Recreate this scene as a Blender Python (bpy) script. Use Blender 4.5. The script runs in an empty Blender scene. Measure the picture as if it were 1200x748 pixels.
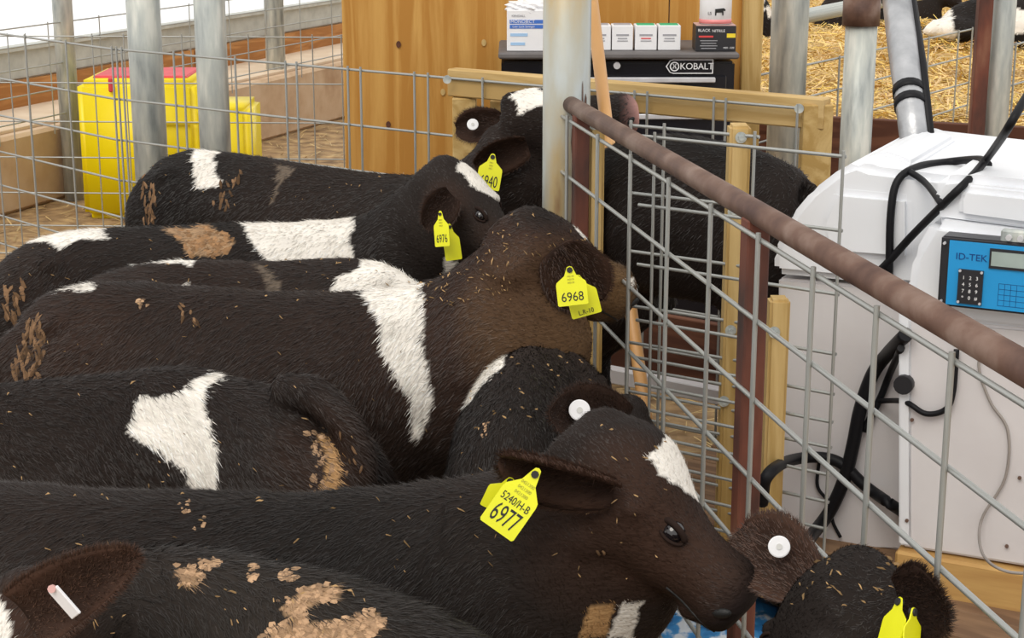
import bpy, bmesh, math, random
import numpy as np
from mathutils import Vector, Matrix
from mathutils.bvhtree import BVHTree
random.seed(7); rng = np.random.default_rng(7)
SC = bpy.context.scene; COL = SC.collection
PI = math.pi
# ------------------------------------------------------------------ camera
PITCH = math.atan(.262); FPX = 2000.0; CAM = np.array([0, 0, 1.8])
cd = bpy.data.cameras.new('camera'); cam = bpy.data.objects.new('camera', cd); COL.objects.link(cam)
cam.location = (0, 0, 1.8); cam.rotation_euler = (PI/2 - PITCH, 0, 0)
cd.sensor_width = 36; cd.lens = FPX/1200*36; cd.clip_start = .05; cd.clip_end = 200
SC.camera = cam
# ------------------------------------------------------------------ sky, light, exposure
w = bpy.data.worlds.new('sky'); SC.world = w; w.use_nodes = True
bg = w.node_tree.nodes['Background']; bg.inputs[0].default_value = (1.0, .985, .965, 1); bg.inputs[1].default_value = 1.08
sd = bpy.data.lights.new('sun', 'SUN'); sun = bpy.data.objects.new('sun', sd); COL.objects.link(sun)
sd.energy = 1.5; sd.angle = math.radians(35); sd.color = (1, .94, .84)
sun.rotation_euler = (math.radians(38), math.radians(-22), math.radians(0))
SC.view_settings.view_transform = 'Standard'; SC.view_settings.look = 'None'
SC.view_settings.gamma = 1; SC.view_settings.use_curve_mapping = False
SC.view_settings.exposure = 0.0

# ------------------------------------------------------------------ measuring helpers (photo frame 1200 x 748)
cp, sp = math.cos(PITCH), math.sin(PITCH)
def ray(x, y):
    u = (x-600)/FPX; v = (y-374)/FPX
    return np.array([u, cp-v*sp, -sp-v*cp])
def PY(x, y, Y): d = ray(x, y); return CAM + d*(Y/d[1])
def PZ(x, y, z): d = ray(x, y); return CAM + d*((z-1.8)/d[2])
def proj(P):
    q = np.asarray(P) - CAM
    a = q[..., 1]*cp - q[..., 2]*sp; b = q[..., 1]*sp + q[..., 2]*cp
    a = np.maximum(a, .05)
    return 600 + FPX*q[..., 0]/a, 374 - FPX*b/a
def nrm(v):
    v = np.asarray(v, float); n = np.linalg.norm(v)
    return v/n if n > 1e-9 else v

# ------------------------------------------------------------------ materials
MATS = {}
def mat(name, build):
    if name in MATS: return MATS[name]
    m = bpy.data.materials.new(name); m.use_nodes = True
    nt = m.node_tree; b = nt.nodes['Principled BSDF']; build(nt, b); MATS[name] = m; return m
def N(nt, typ, **kw):
    n = nt.nodes.new(typ)
    for k, v in kw.items():
        if k in n.inputs.keys(): n.inputs[k].default_value = v
        else: setattr(n, k, v)
    return n
def ramp(nt, fac, stops):
    r = nt.nodes.new('ShaderNodeValToRGB'); e = r.color_ramp.elements
    while len(e) < len(stops): e.new(.5)
    for el, (p, c) in zip(e, stops): el.position = p; el.color = (*c, 1)
    nt.links.new(fac, r.inputs[0]); return r
def coords(nt, scale=(1, 1, 1), kind='Object', rot=(0, 0, 0)):
    tc = nt.nodes.new('ShaderNodeTexCoord'); mp = nt.nodes.new('ShaderNodeMapping')
    mp.inputs['Scale'].default_value = scale; mp.inputs['Rotation'].default_value = rot
    nt.links.new(tc.outputs[kind], mp.inputs[0]); return mp.outputs[0]
def bump(nt, b, h, strength=.3, dist=.01):
    bp = nt.nodes.new('ShaderNodeBump'); bp.inputs['Strength'].default_value = strength; bp.inputs['Distance'].default_value = dist
    nt.links.new(h, bp.inputs['Height']); nt.links.new(bp.outputs[0], b.inputs['Normal'])
def plain(name, col, rough=.5, metal=0, spec=.5, var=.12, nscale=14):
    def f(nt, b):
        n = N(nt, 'ShaderNodeTexNoise', Scale=nscale, Detail=5.0); nt.links.new(coords(nt), n.inputs['Vector'])
        c = ramp(nt, n.outputs[0], [(.3, tuple(x*(1-var) for x in col)), (.7, tuple(min(1, x*(1+var)) for x in col))])
        nt.links.new(c.outputs[0], b.inputs['Base Color'])
        b.inputs['Roughness'].default_value = rough; b.inputs['Metallic'].default_value = metal
        b.inputs['Specular IOR Level'].default_value = spec
    return mat(name, f)
def noisemix(name, stops, scale=(1, 1, 1), nscale=6, rough=.6, metal=0, bstr=.2, bdist=.004, detail=8, dist=0.0, spec=.5):
    def f(nt, b):
        n = N(nt, 'ShaderNodeTexNoise', Scale=nscale, Detail=detail, Distortion=dist); nt.links.new(coords(nt, scale), n.inputs['Vector'])
        c = ramp(nt, n.outputs[0], stops); nt.links.new(c.outputs[0], b.inputs['Base Color'])
        b.inputs['Roughness'].default_value = rough; b.inputs['Metallic'].default_value = metal
        b.inputs['Specular IOR Level'].default_value = spec
        bump(nt, b, n.outputs[0], bstr, bdist)
    return mat(name, f)
def wood(name, a, c, axis='X', scale=9, knots=False, rough=.65):
    sc = {'X': (.7, 9, 9), 'Y': (9, .7, 9), 'Z': (9, 9, .7)}[axis]
    def f(nt, b):
        v = coords(nt, sc); n = N(nt, 'ShaderNodeTexNoise', Scale=1.1, Detail=3.0, Distortion=1.2); nt.links.new(v, n.inputs['Vector'])
        m = N(nt, 'ShaderNodeMath', operation='MULTIPLY'); m.inputs[1].default_value = scale; nt.links.new(n.outputs[0], m.inputs[0])
        s = N(nt, 'ShaderNodeMath', operation='PINGPONG'); s.inputs[1].default_value = 1; nt.links.new(m.outputs[0], s.inputs[0])
        f2 = N(nt, 'ShaderNodeTexNoise', Scale=30.0, Detail=6.0); nt.links.new(v, f2.inputs['Vector'])
        mx = N(nt, 'ShaderNodeMath', operation='MULTIPLY_ADD'); nt.links.new(f2.outputs[0], mx.inputs[0]); mx.inputs[1].default_value = .45
        nt.links.new(s.outputs[0], mx.inputs[2])
        r = ramp(nt, mx.outputs[0], [(.1, a), (.6, tuple((x+y)/2 for x, y in zip(a, c))), (1.15 if False else 1.0, c)])
        nt.links.new(r.outputs[0], b.inputs['Base Color']); b.inputs['Roughness'].default_value = rough
        b.inputs['Specular IOR Level'].default_value = .25
        bump(nt, b, mx.outputs[0], .15, .003)
    return mat(name, f)
def attrmat(name, rough, spec, emit=False, sheen=0, bumpy=0):
    def f(nt, b):
        a = N(nt, 'ShaderNodeAttribute', attribute_name='Col'); nt.links.new(a.outputs['Color'], b.inputs['Base Color'])
        b.inputs['Roughness'].default_value = rough; b.inputs['Specular IOR Level'].default_value = spec
        if sheen: b.inputs['Sheen Weight'].default_value = sheen
        if bumpy:
            n = N(nt, 'ShaderNodeTexNoise', Scale=60.0, Detail=6.0); nt.links.new(coords(nt, (1, 3, 3)), n.inputs['Vector']); bump(nt, b, n.outputs[0], .6, bumpy)
    return mat(name, f)
COAT = attrmat('coat_skin', .8, .15, bumpy=.004)
FUR = attrmat('coat_hair', .52, .33)
GALV = noisemix('galvanised_steel', [(.3, (.26, .29, .29)), (.45, (.42, .45, .44)), (.55, (.50, .53, .50)), (.7, (.68, .69, .64))], scale=(1.6, 1.6, .3), nscale=16, rough=.5, metal=.25, bstr=.1)
WIRE = plain('galvanised_wire', (.37, .38, .365), .42, .5, var=.25, nscale=20)
RUST = noisemix('rusted_pipe', [(.3, (.07, .035, .028)), (.5, (.15, .085, .062)), (.7, (.27, .19, .155))], nscale=11, rough=.62, metal=.25, bstr=.3)
REDRUST = noisemix('dark_rust', [(.3, (.035, .02, .018)), (.55, (.16, .05, .03)), (.72, (.26, .12, .07))], scale=(1, 1, .3), nscale=12, rough=.7, metal=.2)
PINE = wood('pine_lumber', (.60, .43, .19), (.42, .27, .09), 'Z', 5)
PINEX = wood('pine_lumber_flat', (.60, .43, .20), (.44, .29, .11), 'X', 5)
TIMB = wood('treated_timber', (.58, .36, .13), (.38, .19, .06), 'X', 4)
PLY = wood('plywood_grain', (.60, .34, .095), (.44, .205, .04), 'Z', 5)
BOARD = wood('stained_board', (.56, .27, .09), (.36, .15, .04), 'X', 6)
BROWN = wood('weathered_board', (.20, .085, .05), (.10, .04, .025), 'X', 6, rough=.8)
DECK = wood('deck_planks', (.34, .21, .12), (.17, .10, .06), 'X', 5, rough=.85)
WHITEP = plain('white_plastic', (.79, .81, .85), .4, var=.03, nscale=4)
WHITEPANEL = noisemix('white_panel', [(.3, (.60, .57, .58)), (.6, (.71, .69, .70)), (.8, (.74, .73, .75))], nscale=3, rough=.45, bstr=.03)
BLACKP = plain('black_plastic', (.02, .02, .024), .4)
CABLE = plain('black_cable', (.008, .008, .010), .5, spec=.2)
GREYCABLE = plain('grey_cable', (.30, .27, .25), .5)
BLUE = plain('blue_face', (.02, .30, .66), .35, var=.04)
YELLOW = plain('yellow_polyethylene', (.84, .66, .0), .4, var=.05, nscale=4)
RED = plain('red_lid', (.60, .045, .06), .5)
TAGY = plain('yellow_tag_plastic', (.80, .80, .01), .4, var=.04)
WHITE = plain('white_card', (.80, .80, .82), .6, var=.03)
INK = plain('black_ink', (.01, .01, .01), .6)
ORANGE = noisemix('varnished_handle', [(.3, (.62, .31, .10)), (.7, (.74, .42, .17))], scale=(1, 1, .2), nscale=10, rough=.35, bstr=.02)
CHEST = plain('black_enamel', (.008, .008, .012), .25)
TRAY = plain('grey_rubber_top', (.13, .12, .12), .7)
SILVER = plain('brushed_aluminium', (.72, .72, .75), .3, .4)
DUCT = noisemix('duct_tape', [(.3, (.30, .31, .33)), (.7, (.50, .51, .53))], nscale=14, rough=.35, metal=.5, bstr=.6, bdist=.01)
CONC = noisemix('concrete_wall', [(.3, (.42, .27, .16)), (.5, (.55, .39, .25)), (.75, (.64, .49, .34))], nscale=5, rough=.9, bstr=.3)
LEDGE = noisemix('dusty_ledge', [(.3, (.60, .46, .32)), (.7, (.70, .57, .43))], nscale=6, rough=.9)
SOIL = noisemix('bedding_soil', [(.3, (.13, .075, .035)), (.5, (.30, .19, .09)), (.75, (.50, .34, .16))], nscale=9, rough=.95, bstr=.8, bdist=.03)
STRAWBED = noisemix('straw_bedding', [(.3, (.42, .25, .06)), (.5, (.66, .43, .12)), (.75, (.82, .60, .24))], nscale=14, rough=.85, bstr=1, bdist=.05)
STRAWM = attrmat('straw_stalk', .5, .4)
CURT = plain('grey_curtain_rail', (.47, .48, .44), .6)
EYE = plain('eye_gloss', (.012, .009, .01), .06, spec=.9)
SKIN = plain('dark_skin', (.03, .02, .02), .45)
LIDM = plain('eyelid_skin', (.022, .012, .009), .8, spec=.15)
PINKSKIN = plain('pink_muzzle', (.62, .36, .33), .5)
MUD = attrmat('dried_dung', .95, .1)

# ------------------------------------------------------------------ object helpers
def meta(o, label=None, cat=None, group=None, kind=None):
    if label: o['label'] = label
    if cat: o['category'] = cat
    if group: o['group'] = group
    if kind: o['kind'] = kind
    return o
def root(name, loc, label, cat, group=None, rz=0):
    o = bpy.data.objects.new(name, None); COL.objects.link(o); o.location = Vector(loc); o.rotation_euler[2] = rz; o.empty_display_size = .1
    return meta(o, label, cat, group)
def link(name, me, m=None, parent=None, smooth=False):
    o = bpy.data.objects.new(name, me); COL.objects.link(o)
    if m and not me.materials: me.materials.append(m)
    if smooth: me.polygons.foreach_set('use_smooth', [True]*len(me.polygons))
    if parent is not None:
        o.parent = parent; o.matrix_parent_inverse = Matrix.Identity(4)
        o.matrix_basis = wm(parent).inverted() @ Matrix.Identity(4)
    return o
def wm(o):
    M = o.matrix_basis.copy() if False else Matrix.LocRotScale(o.location, o.rotation_euler, o.scale)
    if o.parent is not None: return wm(o.parent) @ M
    return M
def link_local(name, me, local, parent=None, m=None):
    """link mesh modelled round its own origin, placed by world matrix"""
    o = bpy.data.objects.new(name, me); COL.objects.link(o)
    if m and not me.materials: me.materials.append(m)
    L = local
    if parent is not None: o.parent = parent; L = wm(parent).inverted() @ local
    l, r, s = L.decompose(); o.location = l; o.rotation_euler = r.to_euler(); o.scale = s
    return o
def meshof(bm):
    me = bpy.data.meshes.new('m'); bm.normal_update(); bm.to_mesh(me); bm.free(); return me
def frame(o, x, z):
    """matrix with origin o, x axis, approx z axis"""
    x = Vector(x).normalized(); z = Vector(z); y = z.cross(x).normalized(); z = x.cross(y)
    M = Matrix((x, y, z)).transposed().to_4x4(); M.translation = Vector(o); return M
def boxmesh(sx, sy, sz, bev=.003, seg=1):
    bm = bmesh.new(); bmesh.ops.create_cube(bm, size=1); bmesh.ops.scale(bm, vec=(sx, sy, sz), verts=bm.verts)
    if bev: bmesh.ops.bevel(bm, geom=bm.edges[:], offset=min(bev, min(sx, sy, sz)*.45), segments=seg, affect='EDGES')
    return meshof(bm)
def box(name, c, size, m, parent=None, x=(1, 0, 0), z=(0, 0, 1), bev=.003, seg=1):
    o = link_local(name, boxmesh(*size, bev, seg), frame(c, x, z), parent, m)
    if seg > 2: o.data.polygons.foreach_set('use_smooth', [True]*len(o.data.polygons))
    return o
def beam(name, p, q, w, h, m, parent=None, up=(0, 0, 1), bev=.003):
    p = Vector(p); q = Vector(q); d = q-p
    if abs(d.normalized().dot(Vector(up))) > .95: up = (0, 1, 0) if up == (0, 0, 1) else up
    return link_local(name, boxmesh(d.length, w, h, bev), frame((p+q)/2, d, up), parent, m)
def catmull(P, n=6):
    P = [np.asarray(a, float) for a in P]
    if len(P) < 3: return P
    Q = [2*P[0]-P[1]] + P + [2*P[-1]-P[-2]]; out = []
    for i in range(1, len(Q)-2):
        for k in range(n):
            t = k/n; a, b, c, d = Q[i-1:i+3]
            out.append(.5*((2*b)+(-a+c)*t+(2*a-5*b+4*c-d)*t*t+(-a+3*b-3*c+d)*t**3))
    out.append(P[-1]); return out
def tubegeo(bm, pts, rad, seg=10, cap=True):
    pts = [Vector(p) for p in pts]; n = len(pts)
    rs = rad if hasattr(rad, '__len__') else [rad]*n
    rings = []; ref = Vector((0, 0, 1))
    for i, p in enumerate(pts):
        t = (pts[min(i+1, n-1)]-pts[max(i-1, 0)]).normalized()
        if abs(t.dot(ref)) > .95: ref = Vector((1, 0, 0)) if abs(t.x) < .9 else Vector((0, 1, 0))
        s = t.cross(ref).normalized(); ref = s.cross(t).normalized()
        rings.append([bm.verts.new(p+(s*math.cos(2*PI*k/seg)+ref*math.sin(2*PI*k/seg))*rs[i]) for k in range(seg)])
    for a, b in zip(rings, rings[1:]):
        for k in range(seg): bm.faces.new((a[k], a[(k+1) % seg], b[(k+1) % seg], b[k]))
    if cap: bm.faces.new(rings[0][::-1]); bm.faces.new(rings[-1])
def tube(name, pts, rad, m, parent=None, seg=10, smooth=0):
    if smooth: pts = catmull(pts, smooth)
    bm = bmesh.new(); tubegeo(bm, pts, rad, seg); bmesh.ops.recalc_face_normals(bm, faces=bm.faces[:])
    me = meshof(bm); o = link(name, me, m, parent)
    for p in me.polygons: p.use_smooth = len(p.vertices) == 4
    return o
UNIT = {}
def unitcyl(m, seg=8):
    k = (m.name, seg)
    if k not in UNIT:
        bm = bmesh.new(); bmesh.ops.create_cone(bm, cap_ends=True, segments=seg, radius1=1, radius2=1, depth=1)
        me = meshof(bm); me.materials.append(m)
        for p in me.polygons: p.use_smooth = len(p.vertices) == 4
        UNIT[k] = me
    return UNIT[k]
def wire(name, p, q, r, m, parent, seg=8):
    p = Vector(p); q = Vector(q); d = q-p; M = frame((p+q)/2, (1, 0, 0) if abs(d.normalized().x) < .9 else (0, 1, 0), d)
    z = d.normalized(); x = Vector((1, 0, 0)) if abs(z.x) < .9 else Vector((0, 1, 0)); y = z.cross(x).normalized(); x = y.cross(z)
    R = Matrix((x, y, z)).transposed().to_4x4(); R.translation = (p+q)/2
    return link_local(name, unitcyl(m, seg), R @ Matrix.Diagonal((r, r, d.length, 1)), parent)
def text(name, s, size, M, m, parent, ext=.0004, align='CENTER', sx=1, spacing=1, rot=0):
    c = bpy.data.curves.new('t', 'FONT'); c.body = s; c.size = size; c.extrude = ext; c.align_x = align; c.align_y = 'CENTER'; c.resolution_u = 3; c.space_character = spacing
    o = bpy.data.objects.new('t', c); COL.objects.link(o); bpy.context.view_layer.update()
    me = bpy.data.meshes.new_from_object(o.evaluated_get(bpy.context.evaluated_depsgraph_get())); bpy.data.objects.remove(o)
    me.materials.clear(); me.materials.append(m)
    return link_local(name, me, M @ Matrix.Rotation(rot, 4, 'Z') @ Matrix.Diagonal((sx, 1, 1, 1)), parent)
def polymesh(pts, th, bev=0):
    """flat outline in local xy, extruded th along z (from 0)"""
    bm = bmesh.new(); vs = [bm.verts.new((a, b, 0)) for a, b in pts]; f = bm.faces.new(vs)
    r = bmesh.ops.extrude_face_region(bm, geom=[f]); bmesh.ops.translate(bm, verts=[g for g in r['geom'] if isinstance(g, bmesh.types.BMVert)], vec=(0, 0, th))
    bmesh.ops.recalc_face_normals(bm, faces=bm.faces[:])
    if bev: bmesh.ops.bevel(bm, geom=bm.edges[:], offset=bev, segments=3, affect='EDGES')
    return meshof(bm)
def rawmesh(name, V, F, m, parent=None, col=None, smooth=False):
    me = bpy.data.meshes.new(name); V = np.asarray(V, np.float32); F = np.asarray(F, np.int32); k = F.shape[1]
    me.vertices.add(len(V)); me.vertices.foreach_set('co', V.ravel())
    me.loops.add(F.size); me.loops.foreach_set('vertex_index', F.ravel())
    me.polygons.add(len(F)); me.polygons.foreach_set('loop_start', np.arange(0, F.size, k, dtype=np.int32))
    me.update(calc_edges=True)
    if col is not None:
        a = me.color_attributes.new('Col', 'FLOAT_COLOR', 'POINT'); c4 = np.ones((len(V), 4), np.float32); c4[:, :3] = col; a.data.foreach_set('color', c4.ravel())
    me.validate()
    return link(name, me, m, parent, smooth)
def strands(name, P, D, S, L, W, C, m, parent=None, bend=None):
    """thin two-sided blades: root P, direction D, side S, length L, width W, colour C"""
    n = len(P); L = np.asarray(L).reshape(-1, 1)*np.ones((n, 1)); W = np.asarray(W).reshape(-1, 1)*np.ones((n, 1))
    V = np.empty((n, 3, 3)); V[:, 0] = P-S*W/2; V[:, 1] = P+S*W/2; V[:, 2] = P+D*L
    F = np.arange(n*3).reshape(-1, 3)
    return meta(rawmesh(name, V.reshape(-1, 3), F, m, parent, np.repeat(C, 3, 0)), kind='stuff')
def stalks(name, P, D, S, L, W, C, m, parent=None):
    n = len(P); L = np.asarray(L).reshape(-1, 1)*np.ones((n, 1)); W = np.asarray(W).reshape(-1, 1)*np.ones((n, 1))
    V = np.empty((n, 4, 3)); V[:, 0] = P-S*W/2-D*L/2; V[:, 1] = P+S*W/2-D*L/2; V[:, 2] = P+S*W/2+D*L/2; V[:, 3] = P-S*W/2+D*L/2
    return meta(rawmesh(name, V.reshape(-1, 3), np.arange(n*4).reshape(-1, 4), m, parent, np.repeat(C, 4, 0)), kind='stuff')

# ------------------------------------------------------------------ ground and setting
g = link('floor', polymesh([(-7.55, -2), (9, -2), (9, 24), (2.59, 24)], -.05), SOIL); meta(g, 'brown trampled bedding floor of the calf barn', kind='structure')
# low concrete side wall on the left with stained board, curtain rail and posts
W0 = np.array([-2.757, 9.027, 0]); W1 = np.array([-1.621, 11.938, 0]); wd = nrm(W1-W0); wn = np.array([wd[1], -wd[0], 0])
Wa = W0-wd*3; Wb = W0+wd*12
wl = root('wall_left', Wa, 'low concrete side wall with stained board and grey rail, open above', None); wl['kind'] = 'structure'
def along(t, off, z): return W0+wd*t-wn*off+np.array([0, 0, z])
beam('concrete_stub', along(-3, .3, .21), along(12, .3, .21), .6, .42, CONC, wl, bev=.02)
beam('ledge', along(-3, .34, .43), along(12, .34, .43), .52, .02, LEDGE, wl)
for k in range(5): beam('board', along(-3+k*3+.01, .62, .515), along(k*3-.01, .62, .515), .05, .16, BOARD, wl)
beam('curtain_rail', along(-3, .66, .69), along(12, .66, .69), .06, .19, CURT, wl, bev=.01)
beam('rail_lip', along(-3, .63, .785), along(12, .63, .785), .09, .03, CURT, wl)
# added ground beyond the wall, coloured white to stand for overexposed daylight
sn = link('glare_ground', polymesh([(-60, -4), (-7.6, -2), (2.55, 24), (24, 80), (-60, 80)], -.1), noisemix('glare_white', [(.3, (.88, .89, .90)), (.7, (.93, .93, .94))], nscale=2, rough=.9)); meta(sn, kind='structure')
# straw pen board, straw bed
sb = link('straw_bed', polymesh([(.4, 7.42), (9, 6.95), (9, 23), (2.7, 23), (.4, 16.2)], .40), STRAWBED); meta(sb, 'deep golden straw bed of the pen beyond the plank', 'straw bed', kind='stuff')
n = 42000
sx = rng.uniform(0, 1, n); Ys = 7.6+14*rng.uniform(0, 1, n)**1.4; Xs = Ys*(.10+.28*sx)
th = rng.uniform(0, 2*PI, n); el = rng.normal(.06, .22, n)
D = np.stack([np.cos(th)*np.cos(el), np.sin(th)*np.cos(el), np.sin(el)], 1); S = np.cross(D, rng.normal(0, .35, (n, 3))+[0, 0, 1]); S /= np.linalg.norm(S, axis=1, keepdims=True)
cc = np.array([.80, .56, .18])*rng.uniform(.55, 1.2, (n, 1)); cc[:, 2] *= rng.uniform(.6, 1.6, n)
hum = .05*np.sin(Xs*2.1)*np.cos(Ys*1.7)+.03*np.sin(Xs*5+Ys*3)
stk = stalks('straw', np.stack([Xs, Ys, .43+hum+rng.uniform(0, .05, n)], 1), D, S, rng.uniform(.08, .26, n), rng.uniform(.005, .010, n), np.clip(cc, 0, 1), STRAWM)
meta(stk, 'loose golden straw stalks over the far pen', 'straw')
n = 7000   # litter on the near floor
Ys = rng.uniform(3.5, 13, n); Xs = rng.uniform(-.36, .3, n)*Ys; th = rng.uniform(0, 2*PI, n)
ok = ((np.stack([Xs, Ys], 1)-W0[:2]) @ wn[:2]) > .05
Xs, Ys, th = Xs[ok], Ys[ok], th[ok]; n = len(Xs)
D = np.stack([np.cos(th), np.sin(th), rng.normal(0, .1, n)], 1); S = np.cross(D, [0, 0, 1.])
stk = stalks('straw', np.stack([Xs, Ys, .006+rng.uniform(0, .02, n)], 1), D, S, rng.uniform(.03, .16, n), rng.uniform(.003, .008, n), np.array([.62, .45, .2])*rng.uniform(.4, 1.1, (n, 1)), STRAWM)
meta(stk, 'scattered straw litter on the brown floor', 'straw')

# plywood back wall
pw = root('wall_back', PY(403, 200, 6.45)*[1, 1, 0], 'unpainted plywood wall behind the tool chest', None); pw['kind'] = 'structure'
xl = PY(403, 100, 6.45)[0]; xr = PY(868, 60, 6.45)[0]; xm = xl+1.22
for a, b in ((xl, xm-.002), (xm+.002, xr)):
    box('plywood_sheet', ((a+b)/2, 6.45, 1.1), (b-a, .02, 2.2), PLY, pw)
box('stud', (xr+.036, 6.43, 1.1), (.075, .06, 2.2), PINE, pw)
for px, py in ((467, 52), (455, 146), (519, 108), (567, 50)):
    q = PY(px, py, 6.437); bm = bmesh.new(); bmesh.ops.create_cone(bm, cap_ends=True, segments=12, radius1=.009, radius2=.009, depth=.004)
    link_local('knot', meshof(bm), Matrix.Translation(q) @ Matrix.Rotation(PI/2, 4, 'X') @ Matrix.Diagonal((1, 1.4, 1, 1)), pw, BROWN if px in (455, 467) else PINE)

# ------------------------------------------------------------------ posts
def post(px, py, Y, r, ztop, m, label, zbot=0, name='steel_post', lean=0):
    c = PY(px, py, Y); o = tube(name, [(c[0]-lean, c[1], ztop), (c[0], c[1], zbot)], r, m, None, 24)
    return meta(o, label, 'post')
post(172, 90, 6.32, .062, 2.2, GALV, 'left of the two thick grey posts in front of the yellow waterer')
post(249, 90, 6.12, .056, 2.2, GALV, 'right of the two thick grey posts in front of the yellow waterer')
post(81, 130, 9.55, .055, 2.4, GALV, 'thin grey side wall post left of the yellow waterer')
post(322, 40, 12.25, .07, 2.6, GALV, 'grey side wall post beside the plywood wall')
STAIN = noisemix('stained_steel', [(.28, (.22, .08, .035)), (.38, (.50, .38, .20)), (.5, (.46, .45, .38)), (.62, (.50, .54, .54)), (.75, (.40, .44, .45))], scale=(1.6, 1.6, .5), nscale=5, rough=.45, metal=.35, bstr=.08)
bp_ = post(663, 150, 4.22, .0575, 2.3, STAIN, 'thick stained steel post where the rusty gate hangs')
post(923, 90, 6.9, .075, 2.4, GALV, 'thick grey post behind the right end of the lumber rail')
post(1006, 100, 6.75, .062, 1.22, GALV, 'shorter grey post with a rusty collar, left of the taped conduit')
c = PY(1010, 4, 6.75); tube('pipe_collar', [(c[0], 6.75, 1.22), (c[0], 6.75, 1.33)], .073, RUST, None, 20); COL.objects[-1]; meta(bpy.data.objects['pipe_collar'], 'rusty collar on top of the shorter grey post', 'collar')
post(1172, 80, 6.7, .045, 2.3, GALV, 'grey post at the right, behind the brown rusty post')
q = PY(1149, 80, 6.66); box('gate_upright', (q[0], 6.66, 1.15), (.055, .05, 2.3), REDRUST); meta(bpy.data.objects['gate_upright'], 'dark rusty square upright beside the far right grey post', 'post')
# strut beside big post, weld rust on it
c = PY(684, 150, 4.32); meta(box('steel_strut', (c[0], c[1]+.01, 1.15), (.032, .03, 2.3), GALV), 'narrow perforated steel strut behind the thick stained post', 'strut')
for (px, py, rr) in ((681, 150, .05), (676, 200, .04), (170, 185, .05)):
    pass
bm = bmesh.new()
for k in range(26):
    a = rng.uniform(-2.1, -.9) if k % 2 else rng.uniform(-1.0, -.3); z = rng.uniform(.75, 1.27); cx, cy = bp_pos = (PY(663, 150, 4.22)[0], 4.22)
    r0 = .0585; da = rng.uniform(.05, .16); dz = rng.uniform(.02, .07)
    if a < -1.35: a += .75
    pts = []
    for j in range(8):
        t = 2*PI*j/8; rr = rng.uniform(.7, 1.2); aa = a+da*math.cos(t)*rr; pts.append(bm.verts.new((cx+r0*math.cos(aa), cy+r0*math.sin(aa), z+dz*math.sin(t)*rr)))
    bm.faces.new(pts)
wr = link('rust_stain', meshof(bm), RUST, bp_)

# ------------------------------------------------------------------ wire mesh panels
def panel(name, label, A, B, zs, ts, r=.0042, zbot=.05, group=None, m=WIRE, off=0):
    """A,B: top corners; zs: absolute wire heights; ts: 0..1 positions of verticals"""
    A = np.array(A, float); B = np.array(B, float); d = nrm((B-A)*[1, 1, 0]); n_ = np.array([d[1], -d[0], 0])
    g_ = root(name, (A[0], A[1], 0), label, 'wire fence', group)
    for z in zs:
        a = A.copy(); b = B.copy(); a[2] = b[2] = z; wire('horizontal_wire', a, b, r, m, g_)
    for t in ts:
        q = A+(B-A)*t; q = q+n_*r*1.6
        wire('vertical_wire', (q[0], q[1], zs[0]+.012), (q[0], q[1], zbot), r*.9, m, g_)
    return g_
def tpx(A, B, pxs):
    """parameters along A-B whose image column is px"""
    out = []
    for px in pxs:
        u = (px-600)/FPX; lo, hi = -1., 2.
        f = lambda t: proj(A+(B-A)*t)[0]-px
        for _ in range(40):
            mid = (lo+hi)/2
            if (f(lo) < 0) == (f(mid) < 0): lo = mid
            else: hi = mid
        out.append(lo)
    return out
A0, A1 = PZ(137, 58, 1.18), PZ(937, 127, 1.18)
zsA = [1.18, 1.0, .85, .70, .56, .43, .31, .20, .10]
panel('wire_mesh_panel', 'long wire mesh panel behind the farthest calf, running from yellow waterer to lumber rail', A0, A1, zsA,
      tpx(A0, A1, [138, 144, 205, 216, 277, 336, 349, 409, 424, 487, 503, 567, 648, 704, 745, 760, 838, 852, 936]))
D0 = PZ(-40, 34, 1.18)
panel('wire_mesh_panel', 'wire mesh panel at far left, angled in front of the yellow waterer', D0, A0-[.01, 0, 0], zsA, tpx(D0, A0, [-10, 32, 81, 136]))
B0, B1 = PZ(-60, 42, 1.15), PZ(402, 44, 1.15)
panel('wire_mesh_panel', 'wire mesh fence standing beyond the two thick grey posts, level along its top', B0, B1, [1.15, .96, .80, .65, .50, .36, .24, .13],
      tpx(B0, B1, [-30, 9, 30, 108, 145, 213, 291, 366, 400]), r=.003)
C0, C1 = along(-1.5, -.08, 1.0), along(10, -.08, 1.0)
panel('wire_mesh_panel', 'wire mesh fence running along the low concrete side wall', C0, C1, [1.0, .90, .78, .64, .50], [i/24 for i in range(25)], r=.004, zbot=.4)
# far right mesh
K0, K1 = PZ(872, 92, 1.0), PZ(1140, 34, 1.0)
panel('wire_mesh_panel', 'wire mesh gate panel between the plywood and the dark rusty upright, straw behind', K0, K1, [1.0, .86, .72, .60, .47, .3], tpx(K0, K1, [874, 982, 1087, 1122, 1138]), r=.005, zbot=.1)
K2, K3 = PY(1150, 92, 6.9), PY(1260, 66, 7.9); K2[2] = K3[2] = 1.0
panel('wire_mesh_panel', 'wire mesh panel at the right edge behind the white machine', K2, K3, [1.1, .93, .79, .66, .5], [.3, .75], r=.005, zbot=.1)
# far cross pipe
wire('gate_pipe', PY(938, 20, 8.2), PY(1200, -32, 9.2), .035, GALV, None, 16); meta(bpy.data.objects['gate_pipe'], 'grey pipe rail crossing the straw pen behind the grey posts', 'pipe rail')
# low plank in front of straw
plk = beam('pen_plank', (PY(870, 150, 7)[0], 7.35, .60), (PY(1260, 150, 7)[0]+.4, 6.95, .56), .05, .40, BROWN); beam('lower_plank', Vector((0, 0, 0))+Vector((PY(870, 150, 7)[0], 7.35, .20)), (PY(1260, 150, 7)[0]+.4, 6.95, .17), .05, .38, BROWN, plk); meta(plk, 'dark brown plank holding back the straw bed', 'plank')

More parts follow.
